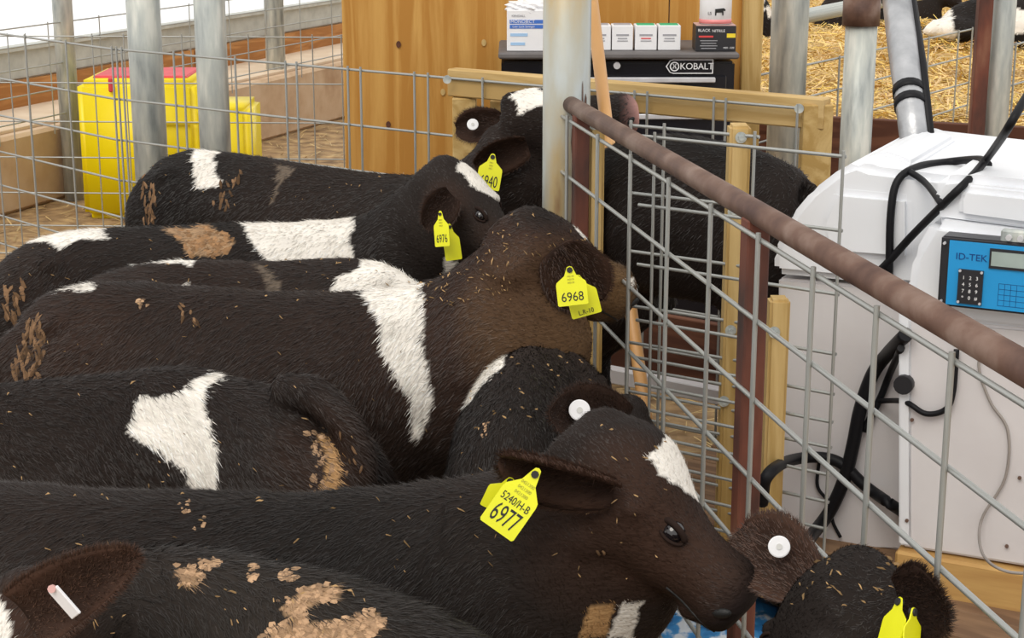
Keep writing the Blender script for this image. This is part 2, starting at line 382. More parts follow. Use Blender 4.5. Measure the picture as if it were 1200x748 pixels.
# ------------------------------------------------------------------ rusty gate (nearest)
G0 = np.array([.138, 4.20, 1.25]); G1 = np.array([.138+.456*1.12, 4.20-2.36*1.12, 1.25])
gate = root('gate', (G0[0], G0[1], 0), 'rusty pipe topped wire gate slanting down to the right in front of the feeder', 'gate')
tube('top_rail', [G0, G1], .0205, RUST, gate, 20)
zsG = [1.222, 1.085, .95, .81, .67, .53, .40, .28, .18]
gd = nrm(G1-G0); gn = np.array([gd[1], -gd[0], 0]); gn = gn*(-1 if gn[0] > 0 else 1)
Gw0, Gw1 = G0+gn*.022, G1+gn*.022
for z in zsG:
    a = Gw0.copy(); b = Gw1.copy(); a[2] = b[2] = z; wire('horizontal_wire', a, b, .0043, WIRE, gate)
for t in tpx(Gw0, Gw1, [668, 704, 743, 788, 838, 894, 959, 1034, 1123, 1228]):
    q = Gw0+(Gw1-Gw0)*t+gn*.007; wire('vertical_wire', (q[0], q[1], 1.236), (q[0], q[1], .12), .0043, WIRE, gate)
for t, hw_ in zip(tpx(G0, G1, [681, 886]), (.036, .040)):
    q = G0+(G1-G0)*t; box('upright', (q[0], q[1], .68), (hw_, hw_, 1.12), REDRUST, gate, x=gd)
beam('bottom_rail', G0*[1, 1, 0]+[0, 0, .12], G1*[1, 1, 0]+[0, 0, .12], .035, .035, REDRUST, gate)

# ------------------------------------------------------------------ stall: deck, lumber posts, mesh
ad = nrm((A1-A0)*[1, 1, 0]); an = np.array([-ad[1], ad[0], 0])    # along fence, away from camera
dk = root('stall_deck', (.6, 4.0, 0), 'raised slatted plank deck under the calf feeding in the stall', 'deck')
org = np.array([.12, 3.75, 0])
for k in range(17):
    a = org+an*(k*.125)+np.array([0, 0, .31+rng.uniform(-.003, .003)]); beam('plank', a+ad*rng.uniform(0, .03), a+ad*1.25, .112, .035, DECK, dk, bev=.004)
for t in (.1, .62, 1.15): beam('joist', org+ad*t+[0, 0, .15], org+ad*t+an*2.05+[0, 0, .15], .05, .28, BROWN, dk)
pa = PY(712, 438, 4.85); meta(beam('kick_board', pa, pa+ad*.62, .04, .045, WHITEPANEL), 'pale board lying across the far side of the stall deck', 'board')
meta(beam('side_board', pa+an*.15+[-.1*ad[0], .06, .07], pa+an*.15+ad*1.0+[0, 0, .07], .03, .19, BROWN), 'dark reddish board standing behind the stall deck', 'board')
def lumber(px0, px1, pytop, Y, label, zbot=.0, depth=.09, bolts=()):
    a = PY(px0, pytop, Y); b = PY(px1, pytop, Y); c = (a+b)/2
    g_ = root('lumber_post', (c[0], c[1], zbot), label, 'wood post')
    box('post_body', (c[0], c[1]+depth/2, (a[2]+zbot)/2), (b[0]-a[0], depth, a[2]-zbot), PINE, g_, bev=.006, seg=2)
    for bx, by in bolts:
        q = PY(bx, by, Y); bm = bmesh.new(); bmesh.ops.create_cone(bm, cap_ends=True, segments=16, radius1=.012, radius2=.012, depth=.003)
        bmesh.ops.create_cone(bm, cap_ends=True, segments=6, radius1=.006, radius2=.006, depth=.012, matrix=Matrix.Translation((0, 0, .004)))
        link_local('bolt', meshof(bm), Matrix.Translation((q[0], q[1]-.004, q[2])) @ Matrix.Rotation(PI/2, 4, 'X'), g_, GALV)
    return g_
lumber(856, 881, 148, 3.56, 'upright lumber post with two bolts in the middle of the stall mesh', .3, .06, ((868, 161), (859, 248), (856, 387), (848, 470)))
lumber(691, 709, 148, 4.06, 'thin lumber post just right of the thick stained post', .3, .05, ((696, 146),))
lumber(903, 927, 352, 3.37, 'short lumber post bolted against the white machine side', .3, .05, ((907, 389), (896, 584)))
J0, J1 = PY(738, 145, 3.71), PY(890, 157, 3.54); J0[2] = J1[2] = 1.27
zsJ = [1.265, 1.116, .985, .86, .775, .715, .66, .60, .54, .48, .42, .37]
panel('wire_mesh_panel', 'farther of two overlapping mesh panels beside the stalled calf, ending at the bolted lumber post', J0, J1, zsJ, tpx(J0, J1, [741, 780, 886]), r=.0038, zbot=.35)
J2, J3 = PY(750, 151, 3.61), PY(992, 175, 3.335); J2[2] = J3[2] = 1.262
panel('wire_mesh_panel', 'nearer of two overlapping mesh panels, reaching across the white machine', J2, J3, [z-.008 for z in zsJ], tpx(J2, J3, [769, 990]), r=.0038, zbot=.35)
# lumber frame carrying the long panel
H0, H1 = PZ(520, 84, 1.20)+an*.04, PZ(962, 120, 1.20)+an*.04
fr = root('lumber_barrier', (H0[0], H0[1], 0), 'pine lumber frame in front of the tool chest, rail across two posts', 'wood frame')
beam('rail', H0-[0, 0, .035], H1-[0, 0, .035], .05, .085, PINEX, fr, bev=.004)
beam('post', H0+ad*.05-[0, 0, .08], (H0+ad*.05)*[1, 1, 0], .075, .06, PINE, fr)
beam('post', H1-ad*.03-[0, 0, .01], (H1-ad*.03)*[1, 1, 0], .08, .06, PINE, fr)
beam('post', H0+ad*.13-[0, 0, .09]+an*.06, (H0+ad*.13)*[1, 1, 0]+an*.06, .04, .05, PINE, fr)
for px, py in ((524, 93), (936, 127)):
    q = PZ(px, py, 1.18); bm = bmesh.new(); bmesh.ops.create_cone(bm, cap_ends=True, segments=16, radius1=.013, radius2=.013, depth=.004); link_local('washer', meshof(bm), Matrix.Translation((q[0], q[1]-.005, q[2])) @ Matrix.Rotation(PI/2, 4, 'X'), fr, GALV)
# fork handle
tube('fork_handle', [PY(692, -12, 4.5), PY(722, 240, 4.22), PY(757, 490, 3.97)*[1, 1, 1], PY(757, 490, 3.97)+(PY(757, 490, 3.97)-PY(722, 240, 4.22))*.85], .0165, ORANGE, None, 16)
meta(bpy.data.objects['fork_handle'], 'orange varnished wooden tool handle leaning behind the gate', 'tool handle')

# ------------------------------------------------------------------ tool chest and what stands on it
TY = 5.95
tl = PY(584, 61, TY); tr = PY(866, 61, TY); tz = tl[2]; cx = (tl[0]+tr[0])/2; cw = tr[0]-tl[0]
tc = root('tool_chest', (cx, TY+.22, 0), 'black steel tool chest against the plywood wall', 'tool chest')
box('case', (cx, TY+.235, (tz-.03)/2+.03), (cw-.02, .43, tz-.1), CHEST, tc, bev=.008, seg=2)
box('top_tray', (cx, TY+.215, tz-.012), (cw, .47, .022), TRAY, tc, bev=.006)
for i, (ya, yb) in enumerate(((88, 129), (131, 168), (172, 215), (219, 262), (266, 330), (334, 390))):
    za = PY(700, ya, TY)[2]; zb = PY(700, yb, TY)[2]
    dw = box('drawer', (cx-.01, TY+.008, (za+zb)/2), (cw-.06, .02, (za-zb)-.006), CHEST, tc, bev=.004)
    box('handle', (cx-.02, TY-.008, za-.016), (cw-.12, .014, .018), SILVER, dw, bev=.003)
for sx_ in (-1, 1):
    for sy_ in (.07, .37):
        tube('caster', [(cx+sx_*(cw/2-.06)-.012, TY+sy_, .035), (cx+sx_*(cw/2-.06)+.012, TY+sy_, .035)], .035, BLACKP, tc, 16)
q = PY(723, 77, TY); tube('lock', [(q[0], TY+.03, q[2]), (q[0], TY-.004, q[2])], .012, SILVER, tc, 16)
q = PY(808, 78, TY); bw = .165; bh = .05
bd = link_local('badge', polymesh([(-bw/2, 0), (-bw/2+.014, -bh/2+.004), (-bw/2+.026, -bh/2), (bw/2, -bh/2), (bw/2, bh/2), (-bw/2+.026, bh/2), (-bw/2+.014, bh/2-.004)], .003), Matrix.Translation((q[0], TY+.004, q[2])) @ Matrix.Rotation(PI/2, 4, 'X'), tc, WHITE)
TF = Matrix.Translation((q[0], TY+.0005, q[2])) @ Matrix.Rotation(PI/2, 4, 'X')
link_local('badge_field', polymesh([(-bw/2+.005, 0), (-bw/2+.017, -bh/2+.006), (-bw/2+.028, -bh/2+.004), (bw/2-.004, -bh/2+.004), (bw/2-.004, bh/2-.004), (-bw/2+.028, bh/2-.004), (-bw/2+.017, bh/2-.006)], .001), TF, bd, CHEST)
text('lettering', 'KOBALT', .032, TF @ Matrix.Translation((.025, 0, .0015)), WHITE, bd, spacing=.95)
bm = bmesh.new(); tubegeo(bm, [(0, 0, 0), (0, 0, .0008)], .0165, 24); link_local('emblem', meshof(bm), TF @ Matrix.Translation((-.052, 0, .001)), bd, WHITE)
bm = bmesh.new(); tubegeo(bm, [(0, 0, 0), (0, 0, .0008)], .0125, 24); link_local('emblem_field', meshof(bm), TF @ Matrix.Translation((-.052, 0, .0015)), bd, CHEST)
text('emblem_letter', 'K', .022, TF @ Matrix.Translation((-.0505, 0, .0028)), WHITE, bd)
text('emblem_letter', 'K', .022, TF @ Matrix.Translation((-.0535, 0, .0028)) @ Matrix.Diagonal((-1, 1, 1, 1)), WHITE, bd)
def carton(name, px0, px1, pyt, pyb, Y, depth, label, m, cat, group=None):
    a = PY(px0, pyb, Y); b = PY(px1, pyt, Y); zb = tz; h = (b[2]-a[2]); c = ((a[0]+b[0])/2, Y+depth/2, zb)
    g_ = root(name, c, label, cat, group); box('carton', (c[0], c[1], zb+h/2), (b[0]-a[0], depth, h), m, g_, bev=.002)
    return g_, c, b[0]-a[0], h
PBL = plain('print_blue', (.05, .16, .55), .6); PLB = plain('print_light_blue', (.35, .55, .8), .6); PGR = plain('print_green', (.02, .40, .18), .6); PGY = plain('print_grey', (.35, .35, .38), .6); PRD = plain('print_red', (.7, .06, .06), .6); PYL = plain('print_yellow', (.85, .65, .03), .6)
def flat(name, x, y, z, w_, h_, m, par): return box(name, (x, y-.0008, z), (w_, .0015, h_), m, par, bev=0)
def front(x, y, z): return Matrix.Translation((x, y, z)) @ Matrix.Rotation(PI/2, 4, 'X')
sb_, c, w_, h_ = carton('syringe_box', 594, 650, 14, 62, TY+.03, .13, 'open white syringe box with blue print, plastic bag sticking out', WHITE, 'box')
y0 = TY+.03; x0 = c[0]-w_/2
flat('print_bar', x0+.075, y0, tz+h_*.72, .13, .013, PBL, sb_); flat('print_bar', x0+.075, y0, tz+h_*.60, .13, .013, PBL, sb_)
text('lettering', 'MONOJECT', .016, front(x0+.055, y0-.002, tz+h_*.72), WHITE, sb_); text('lettering', 'Luer Lock Syringes', .010, front(x0+.058, y0-.002, tz+h_*.60), WHITE, sb_)
text('lettering', 'KENDALL', .011, front(x0+.04, y0-.001, tz+h_*.86), PGY, sb_)
flat('print_bar', x0+.042, y0, tz+h_*.40, .06, .010, PLB, sb_); flat('print_bar', x0+.038, y0, tz+h_*.18, .05, .010, PLB, sb_)
bm = bmesh.new(); bmesh.ops.create_icosphere(bm, subdivisions=4, radius=1)
for v in bm.verts:
    s_ = 1+.14*math.sin(v.co.x*7+1)*math.cos(v.co.y*6)+.09*math.sin(v.co.z*13+v.co.x*9)+rng.uniform(-.03, .03); v.co = Vector((v.co.x*.078*s_, v.co.y*.06*s_, v.co.z*.03*s_))
link_local('plastic_bag', meshof(bm), Matrix.Translation((c[0]-.005, c[1], tz+h_+.004)), sb_, WHITE)
for i, (a, b, lab, gm) in enumerate(((688, 716, 'small white carton nearest the orange handle, partly wrapped in plastic', PGY), (717, 742, 'second of four small white cartons on the chest, grey print', PGY), (744, 770, 'third of four small white cartons on the chest, green top flap', PGR), (771, 798, 'rightmost of four small white cartons, green top flap', PGR))):
    k_, c, w_, h_ = carton('needle_carton', a, b, 33, 62, TY+.06, .09, lab, WHITE, 'carton', 'small white cartons on the tool chest')
    box('top_flap', (c[0], c[1], tz+h_+.001), (w_*.8, .07, .002), gm, k_, bev=0)
    flat('print_bar', c[0], TY+.06, tz+h_*.62, w_*.6, .006, PGY, k_); flat('print_bar', c[0], TY+.06, tz+h_*.48, w_*.45, .004, PRD if i == 2 else PGY, k_); flat('print_bar', c[0], TY+.06, tz+h_*.38, w_*.5, .003, PGY, k_)
gb, c, w_, h_ = carton('glove_box', 815, 863, 32, 62, TY+.02, .12, 'black glove box with yellow mark at the chest right end', BLACKP, 'box'); y0 = TY+.02; x0 = c[0]-w_/2
box('pale_top', (c[0], c[1], tz+h_+.001), (w_*.98, .118, .002), plain('carton_pink', (.55, .38, .36), .6), gb, bev=0)
text('lettering', 'BLACK', .014, front(x0+.028, y0-.001, tz+h_*.82), WHITE, gb); text('lettering', 'NITRILE', .013, front(x0+.078, y0-.001, tz+h_*.80), WHITE, gb)
flat('print_bar', x0+.035, y0, tz+h_*.58, .05, .006, PRD, gb); flat('print_bar', x0+.122, y0, tz+h_*.62, .03, .014, PYL, gb)
for k in range(4): flat('print_line', x0+.045, y0, tz+h_*(.42-k*.1), .06-.008*(k % 2), .0025, PGY, gb)
text('lettering', 'MED - SIZE', .008, front(x0+.115, y0-.001, tz+h_*.14), WHITE, gb)
c = (PY(838, 30, TY+.08)[0], TY+.08); zt = tz+h_+.002
jr = root('jar', (c[0], c[1], zt), 'white jar with a cow silhouette on its wrapper, on the glove box', 'jar')
tube('jar_body', [(c[0], c[1], zt), (c[0], c[1], zt+.005), (c[0], c[1], zt+.12), (c[0], c[1], zt+.14)], [.05, .056, .056, .045], WHITE, jr, 28)
tube('jar_lid', [(c[0], c[1], zt+.14), (c[0], c[1], zt+.165)], .048, WHITE, jr, 28)
tube('red_band', [(c[0], c[1], zt+.004), (c[0], c[1], zt+.018)], .0567, plain('pink_band', (.75, .25, .25), .5), jr, 28)
CP = [(-.016, .010), (-.016, -.012), (-.012, -.012), (-.011, -.002), (.008, -.002), (.009, -.012), (.013, -.012), (.013, .004), (.019, .003), (.020, .008), (.014, .013)]
link_local('cow_mark', polymesh(CP, .001), front(c[0]+.008, c[1]-.0565, zt+.045) , jr, INK)
text('lettering', 'LS', .014, front(c[0]-.026, c[1]-.0525, zt+.040), INK, jr)

# ------------------------------------------------------------------ yellow waterer
wc = PZ(98, 258, 0)
yw = root('waterer', (wc[0]+.4, wc[1]+.3, 0), 'tall yellow livestock waterer with red lid by the side wall', 'waterer')
X0 = wc[0]; Yw = wc[1]; ztop = PY(90, 95, Yw)[2]
Xr = PY(228, 100, Yw)[0]
box('tank', ((X0+Xr)/2, Yw+.32, ztop/2), (Xr-X0, .62, ztop), YELLOW, yw, bev=.035, seg=4)
box('trough', ((Xr+PY(288, 130, Yw)[0])/2-.03, Yw+.30, PY(250, 128, Yw)[2]/2), (PY(288, 130, Yw)[0]-Xr+.06, .5, PY(250, 128, Yw)[2]), YELLOW, yw, bev=.03, seg=4)
box('lid', ((X0+Xr)/2, Yw+.34, ztop+.002), ((Xr-X0)*.80, .42, .02), RED, yw, bev=.008)
box('lid_tab', (PY(130, 105, Yw)[0], Yw-.004, ztop-.02), (.022, .02, .075), RED, yw, bev=.006)
box('seam', ((X0+Xr)/2+.2, Yw-.002, PY(200, 145, Yw)[2]), (.28, .012, .008), plain('yellow_dark', (.5, .38, 0), .5), yw, bev=0)

# ------------------------------------------------------------------ calf feeder machine
mu = nrm(np.array([1., -.5, 0])); mn = np.array([-mu[1], mu[0], 0])      # machine axis to the right, and away
MO = np.array([.845, 3.37, 0])                                             # lower left front corner of the right box
fd = root('calf_feeder', (MO[0], MO[1], 0), 'large white automatic calf feeder machine with hood and blue keypad panel', 'feeder machine')
def MP(px, py, w_off=0):
    """point on the machine's front plane (pushed back w_off) seen at px,py"""
    d = ray(px, py); o_ = MO+mn*w_off; t = np.dot(o_-CAM, mn)/np.dot(d, mn); return CAM+d*t
def loc(P): P = np.asarray(P)-MO; return (float(P @ mu), float(P[2]))
def mprism(name, pxs, w0, depth, m, parent, bev=.02):
    pts = [loc(MP(x, y, w0)) for x, y in pxs]
    me = polymesh([(a, b) for a, b in pts][::-1], -depth, 0)
    bm = bmesh.new(); bm.from_mesh(me); bmesh.ops.recalc_face_normals(bm, faces=bm.faces[:])
    if bev: bmesh.ops.bevel(bm, geom=bm.edges[:], offset=bev, segments=4, affect='EDGES', clamp_overlap=True)
    me = meshof(bm)
    # local x->mu, y->z up, z->toward camera (-mn)
    M = Matrix(((mu[0], 0, -mn[0], 0), (mu[1], 0, -mn[1], 0), (0, 1, 0, 0), (0, 0, 0, 1))); M.translation = Vector(MO+mn*w0)
    o = link_local(name, me, M, parent, m)
    if bev: o.data.polygons.foreach_set('use_smooth', [True]*len(o.data.polygons)); o.data.set_sharp_from_angle(angle=math.radians(50))
    return o
HD = [(905, 322), (905, 296), (925, 254), (950, 224), (985, 197), (1003, 190), (1020, 196), (1085, 204), (1200, 218), (1300, 232), (1300, 330), (1070, 338)]
mprism('hood', HD, .16, .62, WHITEP, fd, .022)
mprism('hood_ridge', [(1000, 192), (1022, 182), (1034, 178), (1046, 180), (1070, 190), (1072, 206), (1000, 200)], .22, .4, WHITEP, fd, .008)
mprism('hood_face', [(978, 222), (1068, 230), (1068, 308), (968, 300), (960, 262)], .145, .05, WHITEP, fd, .014)
mprism('side_skirt', [(912, 326), (1072, 340), (1072, 646), (908, 640)], .19, .5, WHITEPANEL, fd, .006)
mprism('cabinet', [(1056, 372), (1420, 405), (1420, 700), (1056, 641)], 0, .5, WHITEPANEL, fd, .006)
mprism('cabinet_edge', [(1053, 340), (1067, 342), (1067, 641), (1053, 639)], -.004, .12, WHITEP, fd, .004)
mprism('cabinet_shoulder', [(1062, 345), (1068, 300), (1092, 258), (1420, 300), (1420, 418), (1062, 376)], -.012, .5, WHITEP, fd, .02)
mprism('lid', [(1092, 225), (1102, 208), (1130, 205), (1420, 235), (1420, 305), (1092, 262)], .02, .45, WHITEP, fd, .016)
mprism('lid_corner', [(1122, 232), (1128, 219), (1420, 250), (1420, 296), (1122, 256)], .003, .05, WHITEP, fd, .012)
for px, py in ((1068, 455), (1063, 610), (1069, 492), (1180, 640), (1195, 560)):
    q = MP(px, py, -.004); wire('rivet', q, q-mn*.004, .004, RUST, fd)
q = MP(1058, 452, -.02); wire('latch_knob', q-mn*.0, q+mn*.03+mu*.0, .02, BLACKP, fd, 14)
# control panel, tilted box
def onM(px, py, off): q = MP(px, py, off); return q
c00, c10, c01 = MP(1097, 356, -.06), MP(1222, 398, -.06), MP(1108, 276, -.06)
cpu = mu; cpv = nrm(np.array([0, 0, 1.])*1-mn*0)
CPM = Matrix(((mu[0], 0, -mn[0], 0), (mu[1], 0, -mn[1], 0), (0, 1, 0, 0), (0, 0, 0, 1)))
p_bl = loc(MP(1098, 358, -.065)); p_tl = loc(MP(1109, 277, -.065)); p_br = loc(MP(1196, 389, -.065))
pw_ = .30; ph_ = p_tl[1]-p_bl[1]
CPM.translation = Vector(MO+mu*p_bl[0]-mn*.065+np.array([0, 0, p_bl[1]]))
ctl = link_local('control_panel', polymesh([(0, 0), (pw_, 0), (pw_, ph_), (.0, ph_)], -.055, .004), CPM, fd, BLACKP)
bz = .018
link_local('face_plate', polymesh([(bz, .006), (pw_-.008, .006), (pw_-.008, ph_-.006), (bz, ph_-.006)], .002), CPM @ Matrix.Translation((0, 0, .0035)), ctl, BLUE)
text('lettering', 'ID-TEK', .019, CPM @ Matrix.Translation((.062, ph_*.74, .006)), plain('navy_ink', (.0, .05, .22), .5), ctl, sx=1.05)
link_local('keypad', polymesh([(.040, .012), (.088, .012), (.088, ph_*.57), (.040, ph_*.57)], .006), CPM @ Matrix.Translation((0, 0, .005)), ctl, BLACKP)
kk = '123456789*0#'
for i in range(12):
    r_, c_ = divmod(i, 3); xx = .051+c_*.013; yy = ph_*.57-.016-r_*(ph_*.57-.035)/3.4
    text('key', kk[i], .010, CPM @ Matrix.Translation((xx, yy, .0125)), WHITE, ctl)
for xx, yy in ((.043, .015), (.085, .015), (.043, ph_*.57-.003), (.085, ph_*.57-.003), (.009, ph_-.012), (.009, .012)):
    wire('screw', (CPM @ Vector((xx, yy, .004))), (CPM @ Vector((xx, yy, .013))), .0028, SILVER, ctl)
link_local('display_bezel', polymesh([(.097, ph_*.62), (.20, ph_*.62), (.20, ph_*.9), (.097, ph_*.9)], .004), CPM @ Matrix.Translation((0, 0, .005)), ctl, BLACKP)
link_local('display', polymesh([(.101, ph_*.66), (.196, ph_*.66), (.196, ph_*.86), (.101, ph_*.86)], .001), CPM @ Matrix.Translation((0, 0, .009)), ctl, plain('lcd_grey', (.33, .40, .38), .3))
for k in range(5):
    link_local('print_line', polymesh([(.118, .014+k*.011), (.17, .014+k*.011), (.17, .0148+k*.011), (.118, .0148+k*.011)], .0004), CPM @ Matrix.Translation((0, 0, .0056)), ctl, plain('navy_ink', (.0, .05, .22), .5))
for k in range(4):
    link_local('print_line', polymesh([(.118+k*.0115, .014), (.1188+k*.0115, .014), (.1188+k*.0115, .058), (.118+k*.0115, .058)], .0004), CPM @ Matrix.Translation((0, 0, .0056)), ctl, plain('navy_ink', (.0, .05, .22), .5))
q = MP(1195, 278, -.05); box('bracket', q, (.07, .02, .028), GALV, fd, x=mu, bev=.004)
for dx in (-.018, .004): wire('screw', q+mu*dx-mn*.008, q+mu*dx-mn*.018, .006, SILVER, fd)
# timbers under it
for i, (ya, yb) in enumerate(((645, 700), (702, 765))):
    a = loc(MP(1056, ya-1, -.01))[1]; b = loc(MP(1056, yb-6, -.01))[1]; cz = (a+b)/2
    t_ = beam('timber', MO+mu*(-.03)+mn*.06+[0, 0, cz], MO+mu*.95+mn*.06+[0, 0, cz], .16, a-b-.004, TIMB, None, bev=.006)
    meta(t_, ['upper pine timber beam carrying the white feeder', 'lower pine timber beam carrying the white feeder'][i], 'timber beam')
zlow = b
box('skid', MO+mu*.45+mn*.3+[0, 0, (zlow)/2], (1.0, .5, zlow), BROWN, None, x=mu); meta(bpy.data.objects['skid'], 'dark wooden skid block under the timber beams', 'skid')
# cables
bpy.context.view_layer.update(); FV, FF = [], []
for ch in fd.children_recursive:
    if ch.type == 'MESH' and ch.name.split('.')[0] in ('hood', 'hood_ridge', 'hood_face', 'side_skirt', 'cabinet', 'cabinet_edge', 'cabinet_shoulder', 'lid', 'lid_corner'):
        k = len(FV); FV.extend(ch.matrix_world @ v.co for v in ch.data.vertices); FF.extend(tuple(i+k for i in p.vertices) for p in ch.data.polygons)
FBVH = BVHTree.FromPolygons(FV, FF)
def cable(pts, r, label, m=CABLE, name='cable'):
    # cables lie on the machine where they cross it
    q = catmull([np.array(p, float) for p in pts], 8); Y = []
    for x, y, yy in q:
        h_ = FBVH.ray_cast(Vector(CAM), Vector(nrm(ray(x, y)))); Y.append(h_[0].y-r*1.5 if h_[0] and yy < 3.45 else yy)
    Y = np.array(Y)
    for _ in range(12): Y[1:-1] = np.minimum(Y[1:-1], (Y[:-2]+Y[2:]+Y[1:-1])/3)
    Yt = Y.copy()
    for _ in range(10): Yt[1:-1] = (Yt[:-2]+Yt[2:]+Yt[1:-1])/3
    Y = Yt-.004
    if pts[-1][2] > 3.45: Y[-7:] = np.linspace(Y[-7], pts[-1][2]+.12, 7)
    meta(tube(name, [PY(a[0], a[1], b) for a, b in zip(q, Y)], r, m, None, 10), label, 'cable')
cable([(1042, 322, 3.17), (1044, 250, 3.35), (1052, 212, 3.43), (1075, 196, 3.42), (1110, 190, 3.36), (1148, 187, 3.3), (1158, 193, 3.3)], .0085, 'black cable looping up over the white hood and back down')
cable([(1030, 318, 3.1), (1042, 306, 3.14), (1070, 275, 3.05), (1110, 235, 3.0), (1145, 200, 3.0), (1175, 160, 3.1), (1200, 118, 3.2), (1225, 80, 3.3)], .0085, 'thick black cable sweeping diagonally across the hood to the upper right')
cable([(1066, 201, 3.35), (1085, 215, 3.2), (1104, 240, 3.03)], .007, 'short black cable crossing between the two larger cables')
cable([(1062, 392, 3.28), (1040, 415, 3.25), (1022, 440, 3.22), (1008, 480, 3.2), (1000, 520, 3.18), (990, 560, 3.15), (972, 600, 3.12), (948, 632, 3.1), (930, 660, 3.1)], .015, 'thick black hose bundle hanging down beside the cabinet')
cable([(1056, 408, 3.26), (1042, 440, 3.23), (1030, 470, 3.2), (1012, 505, 3.17)], .008, 'thinner black hose next to the hanging bundle')
cable([(893, 590, 3.26), (898, 560, 3.23), (920, 542, 3.2), (955, 536, 3.16), (985, 543, 3.12), (1012, 568, 3.2), (1035, 585, 3.36), (1066, 606, 3.50)], .013, 'black hose arching from the lumber post to the cabinet')
cable([(960, 540, 3.12), (958, 570, 3.1), (972, 590, 3.08), (976, 612, 3.08), (985, 630, 3.08)], .004, 'thin black cable end dangling from the hose')
cable([(1030, 470, 3.1), (1060, 471, 2.95), (1085, 485, 2.75), (1108, 480, 2.6), (1117, 460, 2.55), (1121, 410, 2.5)], .006, 'black cable hanging in a loop under the gate pipe')
cable([(1165, 388, 3.0), (1147, 425, 2.95), (1160, 470, 2.95), (1181, 505, 2.95), (1178, 560, 2.95), (1150, 610, 2.95), (1152, 650, 2.95), (1180, 670, 2.95), (1230, 672, 2.95)], .003, 'thin grey wire curling down the white cabinet front', GREYCABLE, 'thin_wire')
cd_ = root('conduit', PY(1065, 185, 3.9)*[1, 1, 0], 'duct taped conduit rising from the machine, slanting left', 'conduit')
ca, cb = PY(1075, 190, 3.9), PY(1048, -30, 4.4)
tube('taped_pipe', [ca, ca+(cb-ca)*.3, ca+(cb-ca)*.6, cb], [.034, .035, .038, .037], DUCT, cd_, 18)
tube('black_hose', [ca+[.03, -.02, 0], ca+(cb-ca)*.5+[.036, -.02, 0], cb+[.03, -.02, 0]], .012, CABLE, cd_, 10)
for t in (.27, .335): tube('tape_band', [ca+(cb-ca)*t, ca+(cb-ca)*(t+.035)], .0385, CABLE, cd_, 18)
tube('tape_band', [ca+(cb-ca)*.86, ca+(cb-ca)*.93], .040, CABLE, cd_, 18)
# blue bag on the floor behind the gate
bm = bmesh.new(); bmesh.ops.create_cube(bm, size=1); bmesh.ops.subdivide_edges(bm, edges=bm.edges[:], cuts=8, use_grid_fill=True)
for v in bm.verts:
    r_ = (abs(2*v.co.x)**4+abs(2*v.co.y)**4); v.co = Vector((v.co.x*.42*(1-.03*r_), v.co.y*.30*(1-.03*r_), v.co.z*.22*(1-.22*r_)+rng.uniform(-.006, .006)))
bgp = PZ(850, 752, .2); o = link_local('feed_sack', meshof(bm), Matrix.Translation((bgp[0]-.06, bgp[1]+.15, .11)), None, noisemix('blue_print_sack', [(.42, (.7, .75, .8)), (.5, (.05, .28, .6)), (.6, (.03, .2, .5))], nscale=25, rough=.5))
meta(o, 'blue and white sack lying under the nearest calf muzzle', 'sack')

# ------------------------------------------------------------------ animals
def loft(bm, T, UP, HH, HW, seg=22, cap=.06):
    """elliptic sections hanging below a top line"""
    n = len(T); rings = []
    C = [T[i]-UP[i]*HH[i] for i in range(n)]
    def ring(c, up, side, hh, hw):
        vs = []
        for k in range(seg):
            a = 2*PI*k/seg; s_, c_ = math.sin(a), math.cos(a)
            wv = hw*(1-.16*max(0, s_)**2)*math.copysign(abs(c_)**.88, c_)
            vs.append(bm.verts.new(Vector(c+up*(hh*s_)+side*wv)))
        return vs
    tans = [nrm(C[min(i+1, n-1)]-C[max(i-1, 0)]) for i in range(n)]
    sides = []
    for i in range(n): s_ = nrm(np.cross(tans[i]*[1, 1, .0]+1e-6, [0, 0, 1.])); sides.append(s_)
    rings.append(ring(C[0]-tans[0]*cap, UP[0], sides[0], HH[0]*.35, HW[0]*.35)); rings.append(ring(C[0]-tans[0]*cap*.6, UP[0], sides[0], HH[0]*.78, HW[0]*.78))
    for i in range(n): rings.append(ring(C[i], UP[i], sides[i], HH[i], HW[i]))
    rings.append(ring(C[-1]+tans[-1]*cap*.5, UP[-1], sides[-1], HH[-1]*.6, HW[-1]*.6))
    for a, b in zip(rings, rings[1:]):
        for k in range(seg): bm.faces.new((a[k], a[(k+1) % seg], b[(k+1) % seg], b[k]))
    bm.faces.new(rings[0][::-1]); bm.faces.new(rings[-1])
def blob(bm, c, r, M=None):
    mt = Matrix.Translation(Vector(c)) @ (M.to_4x4() if M else Matrix.Identity(4)) @ Matrix.Diagonal((*r, 1))
    bmesh.ops.create_uvsphere(bm, u_segments=16, v_segments=10, radius=1, matrix=mt)
def inpoly(x, y, poly):
    x = np.asarray(x); y = np.asarray(y); ins = np.zeros(x.shape, bool); n = len(poly)
    for i in range(n):
        x1, y1 = poly[i]; x2, y2 = poly[(i+1) % n]
        c = ((y1 > y) != (y2 > y)); ins ^= c & (x < (x2-x1)*(y-y1)/((y2-y1) if y2 != y1 else 1e-9)+x1)
    return ins
def wav(P, s, ph=0):
    return (np.sin(P[:, 0]*s+ph+2*np.sin(P[:, 1]*s*.7+ph*2))+np.sin(P[:, 1]*s*1.3+ph*3+2*np.sin(P[:, 2]*s*.9))+np.sin(P[:, 2]*s*1.1+ph*1.7+2*np.sin(P[:, 0]*s*.8)))/3
BLACKC = np.array([.0125, .0100, .0090]); BROWNC = np.array([.052, .026, .017]); WHITEC = np.array([.80, .76, .70]); TANC = np.array([.36, .23, .13])
